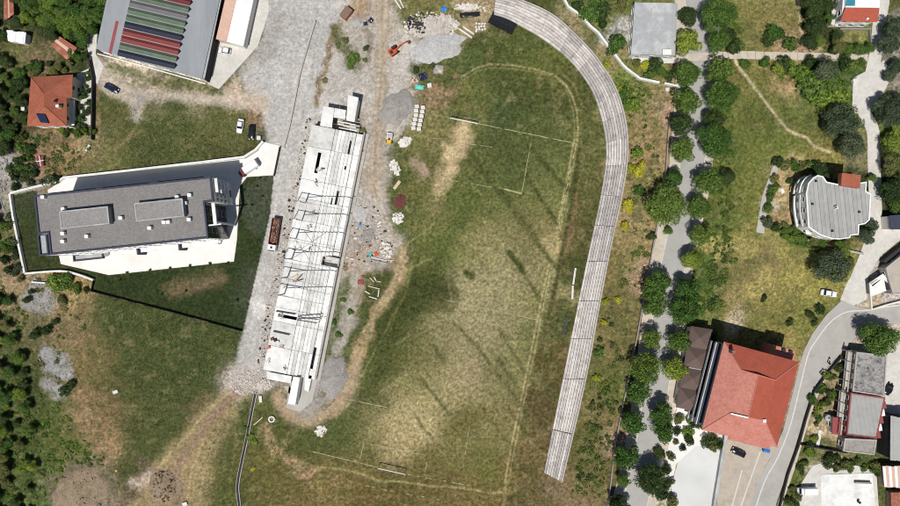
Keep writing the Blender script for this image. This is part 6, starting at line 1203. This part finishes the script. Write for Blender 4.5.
# ------------------------------------------------------------------ trees and shrubs
def leaf_quads(cs, nrm, size, rs):
    n_ = len(cs); up = rs.normal(size=(n_, 3)); x = np.cross(nrm, up); x /= np.linalg.norm(x, axis=1)[:, None] + 1e-9; y = np.cross(nrm, x)
    a = (size * rs.uniform(.6, 1.35, n_))[:, None] * .5; b = a * rs.uniform(.55, .9, n_)[:, None]
    return np.stack([cs - x * a, cs - y * b, cs + x * a, cs + y * b], 1).reshape(-1, 3), np.arange(4 * n_).reshape(-1, 4)
def mesh_np(name, V, F):
    me = bpy.data.meshes.new(name); me.from_pydata(V.tolist(), [], F.tolist()); return me
def crown_proto(seed, n_lobes=18, leaves=2900, size=.105, flat=1.0, spread=.62, lift=.95):
    rs = np.random.RandomState(seed); L_ = []
    for k in range(n_lobes):
        a = rs.uniform(0, 6.283); r = spread * math.sqrt(rs.uniform(.02, 1)); z = lift + flat * rs.uniform(-.38, .42) * (1.15 - r * .8); L_.append((r * math.cos(a), r * math.sin(a), z, rs.uniform(.24, .42)))
    L_.append((0, 0, lift + .2 * flat, .45)); L_ = np.array(L_)
    w = L_[:, 3] ** 2; pick = rs.choice(len(L_), leaves, p=w / w.sum())
    d = rs.normal(size=(leaves, 3)); d[:, 2] = np.where(d[:, 2] < -.4, -d[:, 2], d[:, 2]); d /= np.linalg.norm(d, axis=1)[:, None]
    c = L_[pick]; pos = c[:, :3] + d * c[:, 3:4] * rs.uniform(.7, 1.08, leaves)[:, None] * np.array([1, 1, .85])
    nr = d + rs.normal(size=(leaves, 3)) * .45; nr /= np.linalg.norm(nr, axis=1)[:, None]
    return mesh_np('crown', *leaf_quads(pos, nr, size, rs))
def trunk_proto(seed, lift=.95):
    rs = random.Random(seed); mb = MB(); mb.tube([(0, 0, -.08), (.02, 0, .3), (.03, .02, .7), (0, 0, lift + .1)], [.085, .065, .05, .02], 7)
    for k in range(4): a = k * 1.57 + rs.uniform(-.4, .4); mb.tube([(.02, 0, .35 + .1 * k), (.22 * math.cos(a), .22 * math.sin(a), .6 + .1 * k), (.5 * math.cos(a), .5 * math.sin(a), .9 + .07 * k)], [.035, .025, .01], 5)
    me = bpy.data.meshes.new('trunk'); me.from_pydata(mb.v, [], mb.f); me.materials.append(M['bark']); return me
TR = [trunk_proto(s) for s in range(3)]
PR = {}
def protos(kind, shape):
    if (kind, shape) not in PR:
        out = []
        for s in range(3):
            if shape == 'shrub': me = crown_proto(200 + s + hash(kind) % 7 * 0, 12, 1100, .17, .55, .6, .42)
            elif shape == 'big': me = crown_proto(300 + s, 36, 8200, .078, 1.0, .72, 1.0)
            else: me = crown_proto(100 + s, 20, 4600, .1)
            me.materials.append(LEAF[kind]); out.append(me)
        PR[kind, shape] = out
    return PR[kind, shape]
NTREE = [0]
CWORD = {'dark': 'dark green', 'grey': 'grey green', 'mid': 'mid green', 'bright': 'bright green', 'olive': 'olive', 'yellow': 'yellow green'}
def tree(px, r_px, kind, label, group, hs=1.0, name='tree', cat='tree'):
    if group and not any(w in label for w in ('street tree', 'grey green', 'sapling', 'large dark')):
        if not any(w in label for w in ('dark ', 'green ', 'olive ', 'bright ')): label = CWORD[kind] + ' ' + label
        label = ('small ' if r_px < 4 else 'wide ' if r_px > 7.5 else 'middling ') + label
    r = r_px * MPP; shape = 'shrub' if name == 'shrub' else ('big' if r_px >= 14 else 'tree'); h = r * (1.05 if shape != 'shrub' else .45) * hs
    x, y = W(px, h); NTREE[0] += 1
    o = root(name, (x, y), label, cat, group, z=gz(x, y) - .02, rz=R.uniform(0, 6.28)); k = r / (.80 if 'street tree' in label else .89)
    zs = hs * min(1.0, 5.2 / r) if shape != 'shrub' else hs
    pm = R.choice(protos(kind, shape)); c = link_mesh('crown', pm, None, o); c.scale = (k, k, k * zs) if shape != 'shrub' else (k * R.uniform(.75, 1.35), k * R.uniform(.75, 1.35), k * zs * .85)
    if shape == 'shrub': t_ = link_mesh('stem', TR[NTREE[0] % 3], None, o); t_.scale = (k * .5, k * .5, k * .45 * zs)
    else: t_ = link_mesh('trunk', TR[NTREE[0] % 3], None, o); t_.scale = (k, k, k * zs)
    return o
rows = {('leafy green street tree in the row on the stadium side of the avenue', 'street trees, stadium side'): [(686, 17, 10, 'dark'), (687, 44, 12, 'bright'), (688, 74, 13, 'mid'), (686, 100, 13, 'mid'), (682, 124, 12, 'dark'), (681, 152, 12, 'mid'), (674, 177, 9, 'mid'), (656, 285, 13, 'mid'), (652, 304, 12, 'mid'), (650, 340, 10, 'mid'), (643, 367, 14, 'mid'), (636, 393, 12, 'mid'), (632, 424, 12, 'mid'), (625, 455, 12, 'mid'), (623, 481, 7, 'mid'), (619, 504, 10, 'dark')],
        ('leafy green street tree in the row on the meadow side of the avenue', 'street trees, meadow side'): [(716, 17, 14, 'mid'), (717, 43, 11, 'mid'), (716, 73, 13, 'mid'), (719, 98, 14, 'mid'), (713, 121, 11, 'dark'), (712, 140, 14, 'mid'), (704, 181, 13, 'mid'), (700, 208, 12, 'mid'), (700, 236, 11, 'mid'), (692, 258, 11, 'bright'), (687, 290, 12, 'mid'), (685, 312, 14, 'mid'), (676, 340, 11, 'mid'), (674, 370, 12, 'bright'), (660, 413, 11, 'mid'), (662, 431, 11, 'mid')]}
for q_, ((lb, gr), ts_) in enumerate(rows.items()):
    for i, (x, y, r, k) in enumerate(ts_):
        if q_ == 0: lb = 'street tree on the stadium side, %s from the flat roof building' % ORD[i]
        else: lb = 'street tree on the meadow side, %s %s the slab path' % ((ORD[1 - i], 'north of') if i < 2 else (ORD[i - 2], 'south of'))
        tree((x, y), r, k, lb, gr, 1.15)
tree((668, 206), 20, 'mid', 'broad spreading tree, the widest crown along the avenue', None, 1.0)
tree((649, 478), 15, 'dark', 'large dark crowned tree beside the pale plaza garden', None); tree((668, 231), 5, 'mid', 'small round tree at the foot of the broad spreading tree', None)
tree((727, 176), 9, 'dark', 'dark tree behind the meadow side street row', None); tree((878, 336), 18, 'mid', 'large round green tree north of the stained roof house', None, .95)
for x, y, r, lb in ((842, 122, 17, 'large dark grey green tree above the meadow footpath end, widest of its clump'), (852, 142, 14, 'dark grey green tree between the footpath end and the eastern lane'), (833, 128, 11, 'smaller dark grey green tree right at the meadow footpath end'), (826, 68, 13, 'dark grey green tree standing across the pale slab path'), (830, 266, 16, 'large dark tree south of the round fronted building')): tree((x, y), r, 'grey', lb, 'large dark meadow trees', 1.0)
for x, y, r in ((896, 112, 16), (883, 106, 12), (893, 26, 12), (888, 42, 12), (896, 66, 9), (890, 76, 7)): tree((x, y), r, 'grey', 'tree in the clump beside the eastern lane', 'trees beside the eastern lane')
for x, y, r, k in ((895, 140, 12, 'bright'), (893, 165, 12, 'olive'), (890, 190, 12, 'dark'), (898, 205, 9, 'mid'), (887, 150, 8, 'dark'), (898, 180, 10, 'dark')): tree((x, y), r, k, 'garden tree east of the narrow lane', 'garden trees east of the lane')
for x, y, r, k in ((843, 254, 8, 'bright'), (848, 262, 7, 'olive'), (866, 236, 9, 'grey'), (871, 226, 7, 'grey'), (815, 240, 6, 'olive'), (822, 243, 5, 'mid'), (838, 246, 6, 'mid'), (845, 246, 6, 'olive'), (827, 180, 8, 'dark'), (818, 170, 8, 'dark'), (872, 178, 5, 'mid')): tree((x, y), r, k, 'garden tree close against the round fronted building', 'trees around the round fronted building')
for x, y, r, k in ((778, 162, 6, 'dark'), (786, 165, 6, 'olive'), (795, 166, 7, 'mid'), (804, 168, 7, 'olive'), (812, 165, 6, 'mid'), (775, 178, 5, 'olive'), (774, 188, 6, 'mid'), (770, 197, 6, 'mid'), (768, 208, 6, 'mid'), (768, 222, 7, 'grey'), (775, 228, 7, 'dark'), (784, 232, 6, 'mid'), (791, 181, 4, 'dark'), (785, 225, 4, 'olive'), (796, 229, 5, 'mid'), (790, 238, 6, 'bright'), (800, 238, 6, 'mid')): tree((x, y), r, k, 'garden shrub bordering the tan yard of the round fronted building', 'shrubs around the tan yard', 1.3, 'shrub', 'shrub')
for x, y, r, k in ((775, 33, 10, 'mid'), (791, 44, 9, 'mid'), (768, 40, 7, 'dark'), (765, 63, 6, 'mid'), (785, 64, 8, 'dark'), (778, 68, 8, 'bright'), (792, 70, 10, 'bright'), (802, 74, 10, 'bright'), (810, 62, 8, 'dark'), (815, 85, 12, 'mid'), (834, 84, 10, 'mid'), (838, 98, 11, 'bright'), (826, 100, 10, 'bright'), (852, 66, 8, 'mid'), (845, 62, 8, 'dark'), (862, 62, 6, 'mid'), (728, 33, 8, 'dark'), (734, 48, 8, 'dark'), (726, 12, 8, 'dark'), (745, 64, 6, 'mid')): tree((x, y), r, k, 'leafy bush along the pale slab path', 'bushes along the slab path', 1.3, 'shrub', 'shrub')
for x, y, r, k in ((812, 8, 12, 'dark'), (816, 27, 11, 'dark'), (827, 6, 8, 'dark'), (809, 42, 9, 'dark'), (818, 42, 7, 'mid'), (822, -8, 10, 'dark'), (829, 18, 6, 'mid')): tree((x, y), r, k, 'dense tree in the strip west of the villa', 'trees west of the villa')
for x, y, r, k in ((836, 36, 6, 'dark'), (838, 46, 8, 'olive'), (849, 50, 7, 'mid'), (860, 50, 7, 'mid'), (869, 48, 6, 'mid'), (834, 50, 5, 'dark')): tree((x, y), r, k, 'tree along the villa lawn hedge', 'trees along the villa lawn')
for x, y, r, k in ((609, 46, 0, 'mid'), (616, 44, 12, 'mid'), (603, 10, 9, 'dark'), (590, 14, 10, 'mid'), (603, 24, 7, 'dark'), (577, 6, 7, 'dark'), (612, 8, 7, 'olive'), (622, 4, 8, 'olive'), (597, 2, 8, 'mid'), (655, 64, 8, 'dark'), (662, 72, 7, 'mid'), (645, 65, 5, 'yellow'), (636, 62, 6, 'olive'), (650, 74, 6, 'mid'), (670, 76, 5, 'dark')):
    if r: tree((x, y), r, k, 'garden bush beside the grey flat roof building', 'bushes beside the flat roof building', 1.3, 'shrub', 'shrub')
for x, y, r, k in ((622, 97, 8, 'mid'), (632, 104, 9, 'bright'), (626, 107, 6, 'mid'), (638, 152, 8, 'bright'), (639, 171, 8, 'yellow'), (630, 168, 6, 'yellow'), (628, 206, 6, 'yellow'), (625, 226, 6, 'yellow'), (652, 236, 5, 'dark'), (639, 190, 5, 'mid'), (605, 302, 4, 'yellow'), (604, 322, 4, 'yellow'), (600, 340, 4, 'olive'), (618, 300, 4, 'yellow'), (597, 378, 4, 'yellow'), (593, 404, 4, 'olive'), (599, 352, 5, 'mid'), (620, 92, 5, 'yellow'), (607, 64, 5, 'yellow')): tree((x, y), r, k, 'bush on the verge behind the concrete terrace', 'bushes behind the terrace', 1.2, 'shrub', 'shrub')
for x, y, r, k in ((712, 338, 6, 'dark'), (701, 417, 5, 'olive'), (697, 424, 6, 'dark'), (689, 440, 7, 'dark'), (683, 448, 5, 'dark'), (679, 419, 5, 'olive'), (677, 431, 5, 'dark'), (671, 457, 5, 'olive'), (667, 470, 7, 'dark'), (659, 453, 6, 'dark'), (668, 484, 6, 'dark'), (663, 494, 8, 'dark'), (672, 503, 8, 'olive'), (710, 441, 8, 'dark'), (719, 444, 7, 'dark'), (713, 448, 6, 'olive'), (688, 432, 5, 'bright'), (688, 420, 4, 'bright'), (676, 442, 4, 'maroon')):
    tree((x, y), r, k if k in LEAF else 'olive', 'clipped garden shrub in the courtyard beside the pale plaza', 'courtyard garden shrubs', 1.5, 'shrub', 'shrub')
for p in scatter([(806, 404), (826, 372), (844, 356), (842, 380), (826, 410), (808, 446), (795, 470), (786, 506), (798, 506), (806, 466), (818, 440)], 46): tree(p, R.uniform(2.5, 5.5), R.choice(['mid', 'dark', 'bright', 'olive']), 'garden bush along the inside of the curved road wall', 'bushes along the curved road', 1.4, 'shrub', 'shrub')
for p in scatter([(825, 455), (882, 462), (882, 480), (872, 472), (826, 470)], 22): tree(p, R.uniform(3, 5.5), R.choice(['mid', 'dark', 'olive']), 'bush in the strip south of the low grey extension', 'bushes south of the low extension', 1.4, 'shrub', 'shrub')
for x, y, r in ((764, 298, 4), (820, 309, 5), (810, 315, 5), (790, 322, 4), (815, 322, 4)): tree((x, y), r, 'dark', 'low bush on the meadow near the road junction', 'bushes near the road junction', 1.2, 'shrub', 'shrub')
# western woods and gardens
def wood(poly, n_, rr_, kinds, label, group, name='tree', cat='tree', mind=.75, hs=1.0):
    got = []
    for p in scatter(poly, n_ * 6):
        r = R.uniform(*rr_)
        if all((p[0] - q[0]) ** 2 + (p[1] - q[1]) ** 2 > (mind * (r + q[2]) ) ** 2 for q in got):
            got.append((*p, r)); k = R.choice(kinds); tree(p, r, k, label % {'dark': 'dark', 'grey': 'grey green', 'mid': 'green', 'bright': 'bright green', 'olive': 'olive', 'yellow': 'yellow green'}[k] if '%' in label else label, group, hs, name, cat)
            if len(got) >= n_: break
wood([(58, -14), (106, -14), (98, 26), (86, 32), (76, 44), (52, 34), (46, 14)], 22, (6, 10), ['mid', 'mid', 'bright', 'dark'], '%s tree in the dense grove beside the warehouse', 'grove beside the warehouse', mind=.55)
wood([(16, -10), (58, -10), (46, 14), (50, 30), (30, 26), (14, 22)], 14, (5, 9), ['dark', 'mid', 'bright', 'dark'], '%s tree in the gardens north of the white hut', 'trees north of the white hut', mind=.6)
wood([(-12, 20), (6, 20), (6, 60), (26, 50), (30, 72), (26, 128), (12, 150), (-12, 150)], 26, (4.5, 8), ['dark', 'dark', 'grey', 'mid'], '%s tree on the slope west of the terracotta house', 'trees west of the terracotta house', mind=.62)
wood([(28, 60), (52, 64), (72, 62), (72, 70), (30, 74)], 10, (3, 5.5), ['dark', 'mid', 'olive'], '%s tree in the garden north of the terracotta house', 'garden north of the house', mind=.6)
wood([(72, 36), (84, 40), (86, 56), (78, 66), (70, 58)], 6, (4, 6.5), ['dark', 'mid'], '%s tree between the rusty shed and the warehouse yard', 'trees beside the rusty shed', mind=.6)
wood([(74, 95), (84, 95), (86, 124), (96, 134), (60, 136), (60, 129), (78, 128)], 12, (3, 5), ['dark', 'mid', 'bright'], '%s bush along the terrace of the terracotta house', 'bushes along the house terrace', 'shrub', 'shrub', .6, 1.6)
wood([(86, 60), (91, 62), (93, 100), (88, 118), (85, 84)], 7, (2.5, 4), ['mid', 'dark'], '%s bush along the dark boundary wall', 'bushes along the boundary wall', 'shrub', 'shrub', .6, 1.5)
wood([(16, 128), (34, 142), (34, 180), (58, 172), (62, 178), (16, 192), (8, 160)], 20, (3.5, 6.5), ['dark', 'mid', 'grey'], '%s bush on the slope north of the office lawn wall', 'bushes north of the office lawn', 'shrub', 'shrub', .6, 1.5)
wood([(-12, 200), (6, 206), (12, 214), (20, 262), (26, 282), (-12, 262)], 20, (3.5, 6.5), ['dark', 'grey', 'olive', 'mid'], '%s bush on the slope west of the office lawn wall', 'bushes west of the office lawn', 'shrub', 'shrub', .62, 1.5)
wood([(-12, 280), (8, 290), (20, 330), (24, 360), (28, 400), (36, 430), (38, 520), (-12, 520)], 46, (4, 8), ['dark', 'mid', 'olive', 'mid', 'bright', 'dark'], '%s tree in the wood on the south western slope', 'wood on the south western slope', mind=.6)
for x, y, r, k in ((35, 335, 6, 'dark'), (46, 331, 6, 'dark'), (55, 322, 5, 'dark'), (64, 391, 5, 'dark'), (71, 384, 5, 'dark'), (31, 292, 4, 'dark'), (27, 300, 5, 'dark'), (56, 283, 9, 'bright'), (66, 279, 8, 'mid'), (76, 288, 6, 'mid'), (86, 290, 4, 'dark'), (56, 362, 2.5, 'olive'), (62, 300, 5, 'olive')): tree((x, y), r, k, 'bush between the grey rock patches on the slope', 'bushes between the rock patches', 1.3, 'shrub', 'shrub')
for x, y, r, k in ((250, 437, 4, 'bright'), (255, 442, 3.5, 'bright'), (253, 469, 3, 'yellow'), (246, 428, 3, 'mid'), (350, 312, 3, 'mid'), (338, 335, 4, 'mid'), (334, 322, 3.5, 'mid'), (343, 300, 3, 'mid'), (353, 58, 6, 'mid'), (350, 66, 4, 'mid'), (366, 48, 4, 'dark'), (346, 40, 4, 'olive'), (338, 45, 3, 'olive'), (365, 60, 3, 'olive'), (416, 70, 5, 'dark'), (452, 70, 4, 'mid'), (432, 66, 4, 'dark'), (325, 80, 3, 'olive'), (363, 130, 3, 'olive'), (361, 150, 3, 'olive')): tree((x, y), r, k, 'low weed bush around the building site and grandstand', 'weed bushes around the building site', .8, 'shrub', 'shrub')
for p in ((127, 272.5), (150, 270), (170, 268), (190, 265.8), (210, 263.5), (228, 262.6), (244, 190), (252, 205), (240, 215), (120, 280), (162, 294), (186, 291), (237, 300), (260, 178), (262, 196), (257, 186)): tree(p, 1.5, 'dark', 'tiny round sapling on the dark office lawn', 'saplings on the office lawn', 2.0, 'shrub', 'shrub')
# ------------------------------------------------------------------ weeds: uncountable tufts over the rough ground
def tufts(name, label, polys, kind, smin, smax, seed, per=5):
    rs = np.random.RandomState(seed); cs = []; sz = []
    for poly, n_ in polys:
        for p in scatter(poly, n_):
            x, y = W(p); s = rs.uniform(smin, smax)
            for k in range(per): cs.append((x + rs.normal() * s * 1.6, y + rs.normal() * s * 1.6, gz(x, y) + s * rs.uniform(.05, .45))); sz.append(s)
    cs = np.array(cs); nr = rs.normal(size=cs.shape) * .35 + np.array([0, -.15, 1]); nr /= np.linalg.norm(nr, axis=1)[:, None]
    V, F = leaf_quads(cs, nr, np.array(sz), rs); me = mesh_np(name, V, F); me.materials.append(LEAF[kind]); props(link_mesh(name, me), label, 'weeds', kind='stuff')
def scrub(label, polys, kind, seed, rmin=.3, rmax=1.2):
    rs = np.random.RandomState(seed); CS, NM, SZ = [], [], []
    for poly, n_ in polys:
        for p in scatter(poly, n_):
            x, y = W(p); r0 = rmin + (rmax - rmin) * rs.rand() ** 2.2
            for _ in range(rs.randint(1, 5)):
                r = r0 * rs.uniform(.5, 1); ox, oy = rs.normal(size=2) * r0 * .8; k = int(26 * r * r + 12) * 2
                d = rs.normal(size=(k, 3)); d[:, 2] = abs(d[:, 2]); d /= np.linalg.norm(d, axis=1)[:, None]
                CS.append(np.array([x + ox, y + oy, gz(x, y)]) + d * r * np.array([1, 1, .7]) * rs.uniform(.75, 1.1, (k, 1))); NM.append(d + rs.normal(size=(k, 3)) * .5); SZ.append(np.full(k, .34))
    CS, NM, SZ = np.concatenate(CS), np.concatenate(NM), np.concatenate(SZ); NM /= np.linalg.norm(NM, axis=1)[:, None]
    V, F = leaf_quads(CS, NM, SZ, rs); me = mesh_np('scrub', V, F); me.materials.append(LEAF[kind]); props(link_mesh('scrub', me), label, 'scrub', kind='stuff')
SWS = [(-12, 282), (10, 286), (30, 316), (40, 345), (42, 398), (50, 410), (78, 436), (104, 456), (100, 470), (72, 462), (48, 476), (44, 520), (-12, 520)]
TV = [(612, 68), (658, 92), (658, 180), (646, 250), (618, 370), (604, 470), (566, 500), (570, 480), (594, 380), (618, 255), (633, 165), (630, 120)]
UG = [(716, 150), (730, 150), (732, 260), (716, 318), (698, 310), (712, 240)]
scrub('mid green scrub over the south western slope', [(SWS, 150), ([(60, 142), (96, 146), (80, 166), (46, 176)], 16), ([(30, 128), (58, 140), (56, 150), (20, 150)], 14)], 'mid', 21)
scrub('olive scrub over the south western slope', [(SWS, 110), ([(28, 276), (90, 286), (90, 330), (60, 380), (50, 330)], 30), ([(50, 142), (96, 146), (80, 166), (46, 176)], 22)], 'olive', 22, .25, .9)
scrub('bright green scrub over the south western slope', [([(44, 402), (60, 408), (104, 456), (100, 470), (74, 462), (46, 500)], 50), (SWS, 40)], 'bright', 23, .25, .9)
scrub('green scrub on the verge behind the terrace', [(TV, 60), ([(590, 395), (622, 376), (610, 440), (600, 500), (572, 498), (578, 470)], 70), ([(622, 80), (655, 92), (640, 110), (624, 104)], 26)], 'mid', 24, .25, 1.1)
scrub('dark scrub on the verge behind the terrace', [(TV, 26), ([(590, 395), (622, 376), (610, 440), (600, 500), (572, 498), (578, 470)], 40)], 'dark', 25, .25, 1.0)
scrub('olive scrub on the verge behind the terrace', [(TV, 80)], 'olive', 26, .2, .8)
scrub('green undergrowth behind the meadow side street trees', [(UG, 90), ([(722, 100), (732, 100), (730, 150), (722, 150)], 18), ([(724, 2), (736, 2), (738, 48), (726, 48)], 24)], 'mid', 27, .3, 1.5)
scrub('dark undergrowth behind the meadow side street trees', [(UG, 40), ([(800, 0), (832, 0), (828, 46), (806, 46)], 50)], 'dark', 28, .3, 1.4)
scrub('leafy undergrowth around the eastern thicket', [([(775, 62), (850, 62), (846, 104), (820, 104), (800, 84), (780, 80)], 70), ([(782, 232), (812, 240), (826, 252), (800, 250)], 26)], 'mid', 29, .3, 1.3)
SLOPE = [(28, 276), (60, 274), (90, 284), (92, 300), (110, 360), (112, 450), (90, 470), (48, 500), (44, 420), (66, 380), (40, 330)]
FIELDP = [(95, 294), (240, 333), (226, 380), (190, 420), (150, 462), (120, 470), (108, 400), (96, 330)]
NFIELD = [(100, 92), (130, 106), (200, 108), (240, 116), (255, 140), (240, 154), (120, 168), (70, 174), (98, 140)]
EMEAD = [(726, 64), (850, 64), (820, 150), (780, 156), (752, 232), (800, 246), (815, 280), (790, 320), (714, 318), (716, 260), (728, 180), (724, 120)]
EM2 = [(728, 2), (800, 2), (804, 48), (728, 50)]
VERGEP = [(612, 68), (660, 90), (660, 180), (648, 250), (620, 370), (606, 470), (570, 500), (566, 482), (590, 380), (615, 255), (630, 165), (628, 120)]
tufts('weeds', 'dark green weeds over the southern field and slopes', [(SLOPE, 700), (FIELDP, 1300), (NFIELD, 900), ([(200, 440), (236, 410), (234, 500), (200, 500)], 250), ([(250, 405), (275, 425), (300, 480), (300, 500), (245, 500)], 300)], 'weed', .14, .34, 1, 8)
tufts('weeds', 'olive dry weeds over the slopes and verges', [(SLOPE, 700), (FIELDP, 500), (NFIELD, 700), (VERGEP, 900), (EMEAD, 500)], 'weed_dry', .12, .3, 2, 8)
tufts('weeds', 'fresh green weeds over the eastern meadow and terrace verge', [(EMEAD, 1100), (EM2, 350), (VERGEP, 600)], 'weed', .14, .34, 3, 8)
tufts('weeds', 'yellow dry weeds over the eastern meadow', [([(722, 230), (800, 246), (815, 280), (790, 320), (720, 310)], 700), (EM2, 120), (VERGEP, 120)], 'weed_dry', .12, .3, 4, 8)
